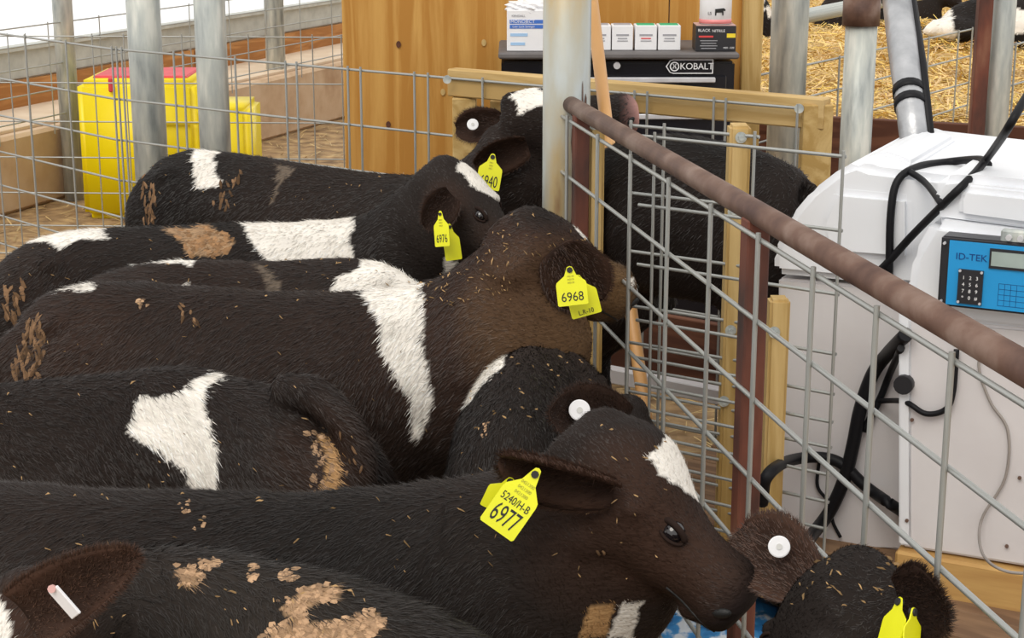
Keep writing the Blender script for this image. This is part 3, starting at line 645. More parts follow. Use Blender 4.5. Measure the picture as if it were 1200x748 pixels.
PATCHCOL = {'black': BLACKC, 'white': WHITEC, 'mud': TANC, 'pink': np.array([.60, .33, .30]), 'tan': np.array([.46, .27, .12]), 'grey': np.array([.13, .10, .075]), 'brown': BROWNC}
def colour(P, spec, jit):
    n = len(P); c = BLACKC*(1+.5*wav(P, 9)[:, None])+BROWNC*np.clip(spec.get('warm', .12)+.22*wav(P, 6, 1), 0, 1)[:, None]*.6
    for (px, py, Y, r, k, st) in spec.get('tints', []):
        d = np.linalg.norm(P-PY(px, py, Y), axis=1); a = np.clip(1-(d/r)**2, 0, 1)[:, None]*st; c = c*(1-a)+PATCHCOL[k]*a
    x, y = proj(P)
    ws = 2.6 if spec['Y'] > 4 else 3.0
    x = x+wav(P, 60, 2)*ws+jit[:, 0]; y = y+wav(P, 60, 5)*ws+jit[:, 1]
    for k, poly in spec.get('patches', []):
        m_ = inpoly(x, y, poly); cl = PATCHCOL[k]*(1+.10*wav(P, 40, 3)[:, None]); c[m_] = cl[m_]
    if 'lid' in spec: c = c
    return np.clip(c, .003, 1)
def world_of(a): return PY(*a[:3]) if len(a) in (3, 5) else np.array(a[1])
HEADSEC = [(-.10, -.10, -.42, .20), (0, .0, -.52, .25), (.12, .03, -.60, .285), (.28, .02, -.61, .30), (.42, 0, -.57, .285), (.55, -.02, -.49, .22), (.70, -.035, -.42, .175), (.85, -.03, -.375, .165), (.95, -.02, -.38, .18), (1.02, -.06, -.37, .165), (1.065, -.13, -.33, .11)]
def calf(spec):
    nm = spec.get('name', 'calf'); rd = spec['ridge']; nb = spec['nb']; Yc = spec['Y']; gz = spec.get('gz', 0.0)
    T0 = [world_of(a) for a in rd]; hh0 = [a[-2] for a in rd]; hw0 = [a[-1] for a in rd]; k0 = [0 if i < nb else 1 for i in range(len(rd))]
    data = catmull([np.array([*T0[i], hh0[i], hw0[i], k0[i]]) for i in range(len(rd))], 6)
    T = [d[:3] for d in data]; HH = [d[3] for d in data]; HW = [d[4] for d in data]; K = [min(1, max(0, d[5])) for d in data]
    UP = []
    for i in range(len(T)):
        t = nrm(T[min(i+1, len(T)-1)]-T[max(i-1, 0)]); s_ = nrm(np.cross(t*[1, 1, 0]+1e-6, [0, 0, 1.])); pu = np.cross(s_, t)
        if pu[2] < 0: pu = -pu
        UP.append(nrm(np.array([0, 0, 1.])*(1-K[i])+pu*K[i]))
    bm = bmesh.new(); loft(bm, T, UP, HH, HW)
    base = T[len(T)//3]*[1, 1, 0]
    hd = nrm((T0[nb-1]-T0[1])*[1, 1, 0]); sd_ = np.array([-hd[1], hd[0], 0])
    def at(i, f=0):
        j = min(len(T)-1, int(i*6)); return T[j], HH[j], HW[j]
    sc = spec.get('scale', 1.0); RZ = Matrix.Rotation(math.atan2(hd[1], hd[0]), 3, 'Z')
    if spec.get('legs', True):
        t, h, w_ = at(spec.get('hip', 2)); zc = t[2]-gz
        for s in (-1, 1):
            o_ = t-[0, 0, h*1.1]+sd_*s*w_*.40
            blob(bm, t-np.array([0, 0, h*1.1])+sd_*s*w_*.34, (.16*sc, .085*sc, .19*sc), RZ)
            blob(bm, t-np.array([0, 0, .055])+sd_*s*w_*.50+hd*.03, (.05*sc, .038*sc, .032*sc))
            pts = [o_, o_*[1, 1, 0]+hd*.05+[0, 0, gz+zc*.50], o_*[1, 1, 0]-hd*.10+[0, 0, gz+zc*.30], o_*[1, 1, 0]-hd*.075+[0, 0, gz+.10], o_*[1, 1, 0]-hd*.05+[0, 0, gz+.05], o_*[1, 1, 0]-hd*.045+[0, 0, gz]]
            tubegeo(bm, pts, [.082*sc, .078*sc, .036*sc, .025*sc, .030*sc, .034*sc], 12)
        t, h, w_ = at(spec.get('shoulder', nb-1)); zc = t[2]-gz
        for s in (-1, 1):
            o_ = t-[0, 0, h*1.1]+sd_*s*w_*.48-hd*.03
            blob(bm, t-np.array([0, 0, h*1.05])+sd_*s*w_*.46-hd*.02, (.10*sc, .075*sc, .18*sc), RZ)
            pts = [o_, o_*[1, 1, 0]-hd*.03+[0, 0, gz+zc*.52], o_*[1, 1, 0]+hd*.01+[0, 0, gz+zc*.28], o_*[1, 1, 0]+[0, 0, gz+.09], o_*[1, 1, 0]+hd*.015+[0, 0, gz+.05], o_*[1, 1, 0]+hd*.02+[0, 0, gz]]
            tubegeo(bm, pts, [.075*sc, .065*sc, .036*sc, .026*sc, .030*sc, .034*sc], 12)
    if 'tails' not in spec:
        a_ = T0[0]-[0, 0, .02]; q = catmull([a_+hd*.05, a_-hd*.025-[0, 0, .04], a_-hd*.045-[0, 0, .16], a_-hd*.05-[0, 0, .32], a_-hd*.045-[0, 0, .46]], 6)
        if spec.get('legs', True): tubegeo(bm, q, list(np.linspace(.030, .020, len(q)-4))+[.026, .030, .026, .012], 12)
    for (pts, r0, r1) in spec.get('tails', []):
        q = catmull([PY(*p) for p in pts], 6); tubegeo(bm, q, list(np.linspace(r0, r1, len(q))), 12)
    for (px, py, Y, rx, ry, rz) in spec.get('lumps', []): blob(bm, PY(px, py, Y), (rx, ry, rz))
    H = spec['head']; P = np.array(world_of(H['poll'])); Nn = np.array(world_of(H['nose'])); L = H.get('L', float(np.linalg.norm(Nn-P))); dep = H.get('dep', 1.0)
    hx = nrm(Nn-P); hz = nrm(np.array(H.get('up', (0, 0, 1.)))-hx*np.dot(hx, H.get('up', (0, 0, 1.)))); hy = np.cross(hz, hx)
    Pt = []; sec = [np.array(s_) for s_ in HEADSEC]; secs = catmull(sec, 3); rings = []
    for s_, tp, bt, hw in secs:
        tp = tp+H.get('dome', .02)*math.exp(-((s_-.27)/.24)**2)
        c = P+hx*s_*L+hz*((tp+bt)/2*L*dep); hhh = (tp-bt)/2*L*dep; ring = []
        for k in range(24):
            a = 2*PI*k/24; sn, cs = math.sin(a), math.cos(a)
            wv = hw*L*(1-.22*max(0, -sn)**1.5)*math.copysign(abs(cs)**.85, cs); ring.append(bm.verts.new(Vector(c+hz*hhh*math.copysign(abs(sn)**.9, sn)+hy*wv)))
        rings.append(ring)
    for a, b in zip(rings, rings[1:]):
        for k in range(24): bm.faces.new((a[k], a[(k+1) % 24], b[(k+1) % 24], b[k]))
    bm.faces.new(rings[0][::-1]); bm.faces.new(rings[-1])
    HL = lambda s_, z_, y_: P+hx*s_*L+hz*z_*L*dep+hy*y_*L
    for s in (-1, 1):
        blob(bm, HL(.40, -.12, s*.235), (.024, .020, .018)); blob(bm, HL(.30, -.42, s*.17), (.045, .045, .045)); blob(bm, HL(.97, -.20, s*.10), (.022, .022, .02))
    blob(bm, HL(.02, -.06, 0), (.045, .045, .035)); blob(bm, HL(.90, -.345, 0), (.035, .032, .02))
    bmesh.ops.recalc_face_normals(bm, faces=bm.faces[:])
    me = meshof(bm); tmp = bpy.data.objects.new('tmp', me); COL.objects.link(tmp)
    rm = tmp.modifiers.new('r', 'REMESH'); rm.mode = 'VOXEL'; rm.voxel_size = spec.get('vox', .010)
    sm = tmp.modifiers.new('s', 'SMOOTH'); sm.factor = .5; sm.iterations = spec.get('smooth', 7)
    dg = bpy.context.evaluated_depsgraph_get(); body = bpy.data.meshes.new_from_object(tmp.evaluated_get(dg)); bpy.data.objects.remove(tmp)
    r_ = root(nm, base+[0, 0, gz], spec['label'], spec.get('cat', 'calf'), spec.get('group'))
    nv = len(body.vertices); V = np.empty(nv*3); body.vertices.foreach_get('co', V); V = V.reshape(-1, 3)
    NR = np.empty(nv*3); body.vertices.foreach_get('normal', NR); NR = NR.reshape(-1, 3)
    # hide: coarse modelling of folds and coat lumps
    amp = .0035*wav(V, 22, 4)+.002*wav(V, 55, 1)
    near_face = np.linalg.norm(V-HL(.5, -.3, 0), axis=1) < .3
    amp[near_face] *= .3
    V = V+NR*amp[:, None]; body.vertices.foreach_set('co', V.ravel())
    a = body.color_attributes.new('Col', 'FLOAT_COLOR', 'POINT'); c4 = np.ones((nv, 4), np.float32)
    muz = HL(1.05, -.2, 0); spec.setdefault('tints', [])
    c = colour(V, spec, np.zeros((nv, 2)))
    dm = np.linalg.norm(V-muz, axis=1); k = np.clip(1.3-dm/(.17*L), 0, 1)[:, None]; mc = PATCHCOL['pink'] if H.get('pink') else np.array([.025, .02, .022]); c = c*(1-k)+mc*k
    c4[:, :3] = c; a.data.foreach_set('color', c4.ravel())
    body.materials.clear(); body.update(); bo = link('body', body, COAT, r_, True)
    bvh = BVHTree.FromPolygons([Vector(v) for v in V], [tuple(p.vertices) for p in body.polygons])
    # eyes, nostrils, mouth
    for s in (-1, 1):
        o_ = Vector(HL(H.get('es', .41), H.get('ez', -.18), s*.6)); hit = bvh.ray_cast(o_, Vector(-hy*s))
        if 'eye' in H and s*np.dot(hy, CAM-P) > 0:
            hit = bvh.ray_cast(Vector(CAM), Vector(nrm(ray(*H['eye']))))
        if hit[0]:
            p_, n_ = hit[0], hit[1]; n_ = (n_+Vector(hy*s)*.5).normalized(); M = frame(p_, Vector(hx), n_)
            M = Matrix.Translation(p_) @ M.to_3x3().to_4x4()
            bm = bmesh.new(); bmesh.ops.create_uvsphere(bm, u_segments=20, v_segments=14, radius=.0185)
            e_ = link_local('eye', meshof(bm), M @ Matrix.Translation((0, 0, -.0105)), r_, EYE); e_.data.polygons.foreach_set('use_smooth', [True]*len(e_.data.polygons))
            for sg in (1, -1):
                bm = bmesh.new(); pts = [(.023*math.cos(t), sg*(.0105 if sg > 0 else .0125)*math.sin(t)+.001, .0065-.008*abs(math.cos(t))**2) for t in np.linspace(0, PI, 11)]
                tubegeo(bm, pts, [.002]+[.0050 if sg > 0 else .0028]*9+[.002], 8); el_ = link_local('eyelid', meshof(bm), M, r_, LIDM); el_.data.polygons.foreach_set('use_smooth', [True]*len(el_.data.polygons))
        o_ = Vector(HL(1.10, -.20, s*.5)); hit = bvh.ray_cast(o_, Vector(nrm(-hy*s*.8-hx*.22)))
        if hit[0]:
            bm = bmesh.new(); blob(bm, (0, 0, 0), (.015, .008, .006)); link_local('nostril', meshof(bm), frame(hit[0], Vector(hx*.5+hz*.6), hit[1]), r_, INK)
        mp = []
        for s_ in np.linspace(.74, 1.03, 8):
            hit = bvh.ray_cast(Vector(HL(s_, -.335+.03*(1.03-s_), s*.6)), Vector(-hy*s))
            if hit[0]: mp.append(hit[0])
        if len(mp) > 3: tube('mouth_line', mp, .0022, INK, r_, 6)
    # fur: sample the hide
    nt = len(body.loop_triangles) or (body.calc_loop_triangles() or len(body.loop_triangles))
    tri = np.empty(len(body.loop_triangles)*3, np.int32); body.loop_triangles.foreach_get('vertices', tri); tri = tri.reshape(-1, 3)
    A_, B_, C_ = V[tri[:, 0]], V[tri[:, 1]], V[tri[:, 2]]; cr = np.cross(B_-A_, C_-A_); ar = np.linalg.norm(cr, axis=1)/2; fn = cr/np.maximum(np.linalg.norm(cr, axis=1), 1e-12)[:, None]
    cen = (A_+B_+C_)/3; vx, vy = proj(cen); vis = ((fn*(CAM-cen)).sum(1) > -.45) & (vx > -120) & (vx < 1320) & (vy < 860) & (vy > -60)
    wgt = ar*np.where(vis, 1, .12); tot = (ar*vis).sum()
    dens = spec.get('dens', 42000); cnt = int(min(wgt.sum()*dens, 90000)); idx = rng.choice(len(tri), cnt, p=wgt/wgt.sum())
    u = rng.uniform(size=(cnt, 2)); fl = u.sum(1) > 1; u[fl] = 1-u[fl]
    P_ = A_[idx]+(B_[idx]-A_[idx])*u[:, :1]+(C_[idx]-A_[idx])*u[:, 1:]; Nn_ = fn[idx]
    flow = -hd*.75+np.array([0, 0, -.75])
    sw = np.stack([wav(P_, 14, 1), wav(P_, 13, 2), wav(P_, 15, 3)], 1)
    dh = np.linalg.norm(P_-HL(.4, -.3, 0), axis=1); onhead = np.clip(1-(dh-.16)/.08, 0, 1)[:, None]
    F_ = flow*(1-onhead)+(-hx)*onhead+sw*.28+rng.normal(0, .17, (cnt, 3)); F_ -= Nn_*(F_*Nn_).sum(1)[:, None]; F_ /= np.linalg.norm(F_, axis=1)[:, None]+1e-9
    lift = rng.uniform(.12, .42, (cnt, 1)); D_ = F_*(1-lift*.3)+Nn_*lift; D_ /= np.linalg.norm(D_, axis=1)[:, None]
    S_ = np.cross(D_, Nn_); S_ /= np.linalg.norm(S_, axis=1)[:, None]+1e-9
    S_ = S_+Nn_*rng.normal(0, .25, (cnt, 1)); W_ = spec.get('fw', .0014)
    Ln = rng.uniform(.6, 1.3, cnt)*spec.get('fl', .017)*(1-.55*onhead[:, 0])
    jit = rng.normal(0, 2.2 if Yc < 4 else 1.3, (cnt, 2)); cc_ = colour(P_, spec, jit)
    dm = np.linalg.norm(P_-muz, axis=1); keep = dm > .17*L
    cc_ = np.clip(cc_*rng.uniform(.72, 1.32, (cnt, 1)), .003, .9)
    strands('fur', P_[keep], D_[keep], S_[keep], Ln[keep], W_*rng.uniform(.7, 1.3, keep.sum()), cc_[keep], FUR, r_)
    # ears
    for e in spec.get('ears', []):
        ear(r_, e)
    for t in spec.get('tags', []): eartag(r_, **t)
    for a_, b_, w_ in spec.get('bars', []):
        beam('ear_bar_tag', PY(*a_), PY(*b_), .004, w_*1.6, WHITE, r_, up=(.1, -.3, 1), bev=.001); wire('tag_stud', PY(*a_), PY(*a_)+[0, -.006, .002], .005, PINKSKIN, r_)
    for b_ in spec.get('buttons', []): button(r_, *b_)
    # dried dung crusts and chaff, on the hide
    hits = lambda x, y: bvh.ray_cast(Vector(CAM), Vector(nrm(ray(x, y))))
    MV, MF, MC = [], [], []
    def flake(p, n_, sz, col, el_=1.0, ang=None, lift=.003):
        n_ = np.array(n_); x = nrm(np.cross(n_, rng.normal(size=3))); y = np.cross(n_, x)
        if ang is not None: x = nrm(ang-n_*np.dot(ang, n_)); y = np.cross(n_, x)
        k = len(MV); p = np.array(p)+n_*lift
        MV.append(p+n_*.0015)
        for j in range(6):
            t = 2*PI*j/6+rng.uniform(-.3, .3); rr = sz*rng.uniform(.65, 1.15); MV.append(p-n_*rng.uniform(0, .003)+x*math.cos(t)*rr*el_+y*math.sin(t)*rr)
        for j in range(6): MF.append((k, k+1+j, k+1+(j+1) % 6))
        MC.extend([col]*7)
    for kd, poly, num, sz in spec.get('crusts', []):
        xs = [p[0] for p in poly]; ys = [p[1] for p in poly]
        for _ in range(num):
            x, y = rng.uniform(min(xs), max(xs)), rng.uniform(min(ys), max(ys))
            if not inpoly(np.array([x]), np.array([y]), poly)[0]: continue
            h_ = hits(x, y)
            if h_[0]:
                if kd == 'streak': flake(h_[0], h_[1], sz, np.array([.17, .10, .055])*rng.uniform(.4, 1.6), rng.uniform(2, 4), np.array([rng.normal(0, .3)+.25, 0, -1.]))
                else: flake(h_[0], h_[1], sz*rng.uniform(.5, 1.2), (np.array([.30, .17, .085]) if kd == 'dark' else np.array([.43, .275, .165]))*rng.uniform(.6, 1.3), rng.uniform(1, 1.5), None, .0012)
    for (x0, y0, x1, y1, num) in spec.get('chaff', []):
        for _ in range(int(num*.7)):
            x, y = rng.uniform(x0, x1), rng.uniform(y0, y1); h_ = hits(x, y)
            if h_[0]: flake(h_[0], h_[1], .0009*rng.uniform(.6, 1.3), np.array([.36, .23, .11])*rng.uniform(.35, 1.5), rng.uniform(3, 8), nrm(np.array([.7, 0, -.7])+rng.normal(0, .5, 3)), .008)
    if MV:
        meta(rawmesh('dried_dung_and_chaff', np.array(MV), np.array(MF), MUD, r_, np.clip(np.array(MC), 0, 1)), kind='stuff')
    return r_
def ear(par, e):
    b = PY(*e['base']); t = PY(*e['tip']); ax = t-b; L = np.linalg.norm(ax); ax = ax/L; n_ = np.array(e.get('n', (0, -1., .2))); n_ = nrm(n_-ax*np.dot(n_, ax)); s_ = np.cross(ax, n_); W = e['w']/2
    droop = np.array([0, 0, -e.get('droop', .01)]); cup = e.get('cup', .55); nu, nv = 16, 11; V = []; base = np.array(e.get('col', BROWNC*.7)); C = []; pt = e.get('pt', 0)
    for side in (0, 1):
        for i in range(nu):
            u = i/(nu-1); wu = W*(.38+.62*math.sin(PI*min(1, (u*1.05))**.8*.62+.25))*math.sqrt(max(0, 1-max(0, (u-.45)/.56)**2.2))*1.08
            wu = wu*(1-pt)+pt*W*(1-u)**.62*(1.05-.25*(1-u)**3)+.003
            for j in range(nv):
                v = -1+2*j/(nv-1)
                p = b+ax*L*u+s_*wu*v+n_*(cup*wu*v*v-.25*cup*wu-.012*u*(0 if side == 0 else 0))+droop*u*u
                if side: p = p-n_*.007*(1-v*v)**.5*(1 if u < .95 else .4)-n_*.0008
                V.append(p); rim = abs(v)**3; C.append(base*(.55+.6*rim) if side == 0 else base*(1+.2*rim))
    F = []
    for i in range(nu-1):
        for j in range(nv-1):
            a = i*nv+j; F.append((a, a+1, a+nv+1, a+nv)); a2 = a+nu*nv; F.append((a2, a2+nv, a2+nv+1, a2+1))
        for j in (0, nv-1):
            a = i*nv+j; a2 = a+nu*nv; F.append((a, a+nv, a2+nv, a2) if j == 0 else (a, a2, a2+nv, a+nv))
    for j in range(nv-1):
        a = (nu-1)*nv+j; a2 = a+nu*nv; F.append((a, a+1, a2+1, a2)); a = j; a2 = a+nu*nv; F.append((a, a2, a2+1, a+1))
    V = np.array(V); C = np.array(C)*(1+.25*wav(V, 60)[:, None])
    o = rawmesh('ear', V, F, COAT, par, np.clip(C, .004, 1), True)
    # ear hair, denser on the rim
    cnt = e.get('hair', 2600); k = rng.integers(0, 2, cnt); i = rng.uniform(0, nu-1.01, cnt); j = np.where(rng.uniform(size=cnt) < .35, rng.choice([0.01, nv-1.02], cnt), rng.uniform(0, nv-1.01, cnt))
    G = V.reshape(2, nu, nv, 3); i0 = i.astype(int); j0 = j.astype(int); fi = (i-i0)[:, None]; fj = (j-j0)[:, None]
    P_ = (G[k, i0, j0]*(1-fi)*(1-fj)+G[k, i0+1, j0]*fi*(1-fj)+G[k, i0, j0+1]*(1-fi)*fj+G[k, i0+1, j0+1]*fi*fj)
    nn = np.where(k[:, None] == 0, n_, -n_); vv = (-1+2*j/(nv-1))[:, None]
    D_ = ax*.8+nn*.35+s_*vv*np.abs(vv)*.8+rng.normal(0, .25, (cnt, 3)); D_ /= np.linalg.norm(D_, axis=1)[:, None]; S_ = np.cross(D_, nn); S_ /= np.linalg.norm(S_, axis=1)[:, None]+1e-9
    Cc = np.array(e.get('col', BROWNC*.7))*rng.uniform(.5, 1.9, (cnt, 1))
    strands('fur', P_, D_, S_, rng.uniform(.006, .014, cnt), .0012, np.clip(Cc, .004, 1), FUR, o)
def tagframe(top, bot, n_):
    top = np.array(top); bot = np.array(bot); dn = nrm(top-bot); n_ = nrm(np.array(n_)-dn*np.dot(dn, n_)); x = np.cross(dn, n_)
    M = Matrix(((x[0], dn[0], n_[0], 0), (x[1], dn[1], n_[1], 0), (x[2], dn[2], n_[2], 0), (0, 0, 0, 1))); M.translation = Vector(top); return M, np.linalg.norm(top-bot)
def eartag(par, top, bot, w, n=(0, -1, .3), num='', sub='', small='', numh=.36, low=''):
    M, h = tagframe(PY(*top), PY(*bot), n); a = w/2
    pts = [(-a*.16, -.02*h), (-a*.26, -h*.10), (-a*.40, -h*.24), (-a*.95, -h*.40), (-a, -h*.46), (-a, -h*.97), (-a*.92, -h), (a*.92, -h), (a, -h*.97), (a, -h*.46), (a*.95, -h*.40), (a*.40, -h*.24), (a*.26, -h*.10), (a*.16, -.02*h), (0, 0)]
    o = link_local('ear_tag', polymesh(pts, .0018), M, par, TAGY)
    wire('tag_stud', M @ Vector((0, -h*.10, -.004)), M @ Vector((0, -h*.10, .0045)), w*.10, INK, o)
    if num: text('lettering', num, h*numh*1.25, M @ Matrix.Translation((0, -h*.79, .0022)), INK, o, sx=min(1.1, w/(h*numh*1.25*.62*len(num))*.93), ext=.0003)
    if sub: text('lettering', sub, h*.155, M @ Matrix.Translation((0, -h*.55, .0022)), INK, o, sx=.72)
    if low: text('lettering', low, h*.16, M @ Matrix.Translation((0, -h*.90, .0022)), INK, o, sx=.9)
    if small:
        for k in range(3): text('lettering', small, h*.065, M @ Matrix.Translation((0, -h*(.26+.08*k), .0022)), plain('tag_print', (.42, .40, .03), .6), o, sx=.9)
    return o
def button(par, c, r, n_=(0, -1, .4)):
    c = PY(*c); n_ = nrm(n_); bm = bmesh.new(); tubegeo(bm, [(0, 0, -.006), (0, 0, 0), (0, 0, .0022), (0, 0, .003)], [r*.3, r, r, r*.9], 28)
    x = nrm(np.cross([0, 0, 1.], n_)); o = link_local('ear_button', meshof(bm), frame(c, x, n_), par, WHITE)
    bm = bmesh.new(); tubegeo(bm, [(0, 0, .003), (0, 0, .0045)], r*.28, 16); link_local('button_centre', meshof(bm), frame(c, x, n_), o, plain('pale_print', (.60, .60, .58), .5))

calf(dict(Y=5.1, label='farthest calf in the pen, white rump spot, head raised toward the tool chest', vox=.012, dens=16000, fw=.0024, fl=.018, nb=7, hip=2.3,
    ridge=[(170, 225, 5.34, .14, .09), (176, 200, 5.34, .17, .12), (198, 182, 5.33, .2, .14), (245, 176, 5.3, .21, .15), (330, 188, 5.22, .21, .16), (420, 201, 5.1, .21, .15), (495, 203, 4.98, .20, .13), (545, 185, 4.87, .15, .10), (578, 145, 4.81, .12, .085)],
    head=dict(poll=(600, 113, 4.78), nose=(724, 108, 4.74), L=.33, up=(-.1, -.25, 1), pink=True),
    patches=[('white', [(222, 182), (232, 172), (262, 170), (252, 185), (254, 205), (262, 215), (246, 222), (230, 218), (228, 200)]), ('white', [(597, 111), (615, 104), (640, 104), (640, 122), (618, 127), (608, 136), (605, 120)]), ('grey', [(325, 192), (345, 198), (330, 215), (322, 240), (318, 238), (326, 215)])],
    crusts=[('streak', [(165, 205), (180, 215), (185, 262), (168, 262)], 40, .006), ('streak', [(255, 215), (290, 190), (275, 230), (255, 262), (250, 240)], 45, .006)], chaff=[(170, 180, 480, 255, 40)],
    ears=[dict(base=(590, 143, 4.86), tip=(534, 147, 4.92), w=.085, n=(.1, -1, .15), hair=900), dict(base=(618, 170, 4.66), tip=(556, 190, 4.66), w=.09, n=(0, -1, -.3), hair=900)],
    tags=[dict(top=(578, 180, 4.62), bot=(571, 222, 4.6), w=.065, num='6940', small='0421')], buttons=[((554, 146, 4.86), .0165)]))
calf(dict(Y=4.4, label='calf with eartag 6976, long white shoulder saddle and white blaze', vox=.011, dens=20000, fw=.0021, fl=.018, nb=7, hip=2.2,
    ridge=[(-20, 350, 4.3, .16, .10), (-8, 318, 4.3, .19, .13), (30, 286, 4.3, .21, .15), (110, 268, 4.35, .21, .16), (230, 264, 4.42, .21, .165), (330, 260, 4.47, .21, .16), (412, 256, 4.5, .21, .14), (455, 232, 4.48, .17, .11), (490, 203, 4.44, .14, .09)],
    head=dict(poll=(522, 188, 4.4), nose=(628, 296, 4.22), L=.335, up=(.4, -.45, .75), eye=(562, 252)),
    patches=[('white', [(28, 285), (60, 266), (118, 264), (130, 281), (95, 280), (70, 293), (60, 284)]), ('white', [(281, 262), (300, 250), (412, 248), (417, 262), (411, 280), (414, 300), (409, 318), (418, 330), (330, 325), (310, 303), (300, 290)]),
             ('white', [(533, 196), (545, 186), (575, 205), (604, 246), (612, 262), (590, 240), (565, 225), (545, 212)]), ('white', [(520, 303), (545, 310), (560, 330), (524, 335)]), ('mud', [(190, 268), (245, 264), (262, 272), (274, 283), (262, 300), (245, 302), (230, 300), (220, 300), (214, 285)])],
    tints=[(563, 252, 4.2, .06, 'brown', .8), (520, 240, 4.3, .08, 'brown', .5), (575, 270, 4.2, .1, 'brown', .5)],
    crusts=[('dark', [(192, 268), (245, 264), (262, 272), (274, 283), (262, 300), (245, 302), (238, 290), (225, 300), (214, 285)], 160, .010), ('streak', [(5, 335), (28, 330), (25, 390), (5, 380)], 35, .006)], chaff=[(10, 280, 280, 330, 25)],
    ears=[dict(base=(530, 228, 4.26), tip=(498, 262, 4.22), w=.08, n=(.1, -1, .1), hair=1100, col=BROWNC*.55)],
    tags=[dict(top=(526, 262, 4.22), bot=(532, 305, 4.2), w=.045, n=(.5, -1, .2)), dict(top=(516, 247, 4.18), bot=(519, 289, 4.16), w=.042, n=(-.5, -1, .2), num='6976', small='0421', numh=.26)]))
calf(dict(Y=4.1, label='calf between 6976 and 6968 with only its back showing, white shoulder, head hidden', vox=.011, dens=20000, fw=.002, fl=.017, nb=6, hip=2.2, warm=.3,
    ridge=[(60, 375, 4.02, .16, .10), (85, 340, 4.02, .19, .13), (150, 312, 4.03, .21, .15), (250, 306, 4.04, .21, .155), (340, 306, 4.03, .21, .155), (430, 304, 4.0, .2, .13), (478, 322, 3.98, .16, .10), (520, 360, 3.96, .13, .09)],
    head=dict(poll=(548, 392, 3.95), nose=(610, 500, 3.92), L=.33, up=(1, 0, .5)),
    patches=[('white', [(135, 310), (180, 293), (230, 303), (228, 311), (180, 308)]), ('white', [(387, 346), (398, 322), (425, 316), (425, 300), (455, 296), (500, 340), (500, 360), (420, 360)]), ('grey', [(295, 306), (318, 318), (330, 330), (330, 350), (318, 350), (310, 325)]), ('white', [(212, 340), (219, 328), (225, 342)])],
    chaff=[(150, 305, 480, 345, 40)]))
calf(dict(Y=3.5, label='brown black calf with eartag 6968 and a white stripe down its shoulder', vox=.009, dens=40000, fw=.0016, fl=.018, nb=8, hip=2.3, shoulder=6.2, warm=.3,
    ridge=[(12, 430, 3.5, .15, .09), (20, 380, 3.5, .19, .12), (52, 345, 3.5, .21, .14), (130, 331, 3.5, .23, .16), (250, 338, 3.5, .245, .17), (370, 343, 3.5, .25, .165), (450, 338, 3.5, .25, .15), (505, 328, 3.49, .24, .13), (548, 300, 3.47, .19, .105), (588, 268, 3.45, .15, .09)],
    head=dict(poll=(625, 247, 3.43), nose=(742, 312, 3.66), L=.345, dep=1.08, up=(.1, -.05, 1)),
    patches=[('white', [(425, 342), (440, 330), (496, 330), (498, 345), (495, 400), (505, 450), (508, 470), (492, 520), (483, 512), (480, 470), (470, 450), (452, 420), (440, 370)]), ('white', [(55, 342), (75, 325), (112, 326), (108, 341), (85, 338)]), ('white', [(672, 262), (680, 258), (697, 282), (686, 278)]), ('white', [(735, 330), (742, 328), (744, 340)])],
    tints=[(640, 385, 3.35, .20, 'tan', .40), (720, 345, 3.5, .15, 'tan', .42), (570, 400, 3.3, .3, 'brown', .6), (640, 300, 3.35, .2, 'brown', .55), (632, 252, 3.42, .07, 'black', .9), (70, 400, 3.4, .2, 'brown', .4), (420, 470, 3.35, .3, 'brown', .25)],
    crusts=[('streak', [(20, 385), (45, 370), (55, 400), (45, 450), (15, 440)], 90, .005), ('mud', [(158, 352), (175, 345), (172, 362), (158, 360)], 14, .006), ('streak', [(205, 350), (240, 380), (238, 400), (205, 380)], 16, .004)],
    chaff=[(30, 340, 500, 520, 70), (490, 270, 600, 360, 190), (600, 245, 690, 300, 45)],
    ears=[dict(base=(652, 292, 3.34), tip=(700, 350, 3.36), w=.125, n=(-.2, -1, .1), cup=.35, hair=2600, col=BROWNC*.75)],
    tags=[dict(top=(676, 322, 3.30), bot=(688, 370, 3.29), w=.062, n=(.15, -1, .2), low='L.R-10'), dict(top=(667, 312, 3.27), bot=(672, 358, 3.25), w=.060, n=(0, -1, .25), num='6968', small='042130', numh=.27)]))
calf(dict(Y=3.05, label='calf facing left with a big white flank patch and thick arched tail', vox=.008, dens=42000, fw=.0015, fl=.019, nb=9, hip=2.6, shoulder=7.6, warm=.3,
    ridge=[(418, 585, 2.98, .12, .08), (410, 535, 2.98, .16, .11), (385, 492, 2.99, .19, .13), (335, 462, 3.0, .21, .15), (270, 446, 3.03, .21, .16), (205, 430, 3.05, .21, .16), (120, 440, 3.07, .21, .17), (40, 447, 3.08, .21, .16), (-60, 452, 3.1, .2, .13), (-130, 435, 3.1, .15, .10), (-190, 425, 3.1, .12, .085)],
    head=dict(poll=(-215, 415, 3.1), nose=(-330, 520, 3.1), L=.33),
    tails=[([(325, 462, 2.98), (365, 462, 2.96), (400, 490, 2.93), (418, 530, 2.92), (422, 580, 2.92), (420, 640, 2.92)], .035, .030)],
    patches=[('white', [(148, 505), (160, 468), (210, 460), (228, 442), (272, 432), (240, 458), (238, 470), (246, 498), (254, 530), (253, 582), (228, 582), (215, 556), (185, 530)]), ('tan', [(374, 505), (386, 515), (398, 540), (400, 580), (372, 580), (382, 545)])],
    tints=[(375, 540, 2.85, .13, 'brown', .5)],
    crusts=[('mud', [(358, 505), (378, 500), (396, 545), (380, 580), (362, 575), (372, 540)], 70, .006), ('streak', [(395, 490), (425, 540), (420, 575), (405, 560)], 18, .003)], chaff=[(0, 450, 425, 570, 40)]))
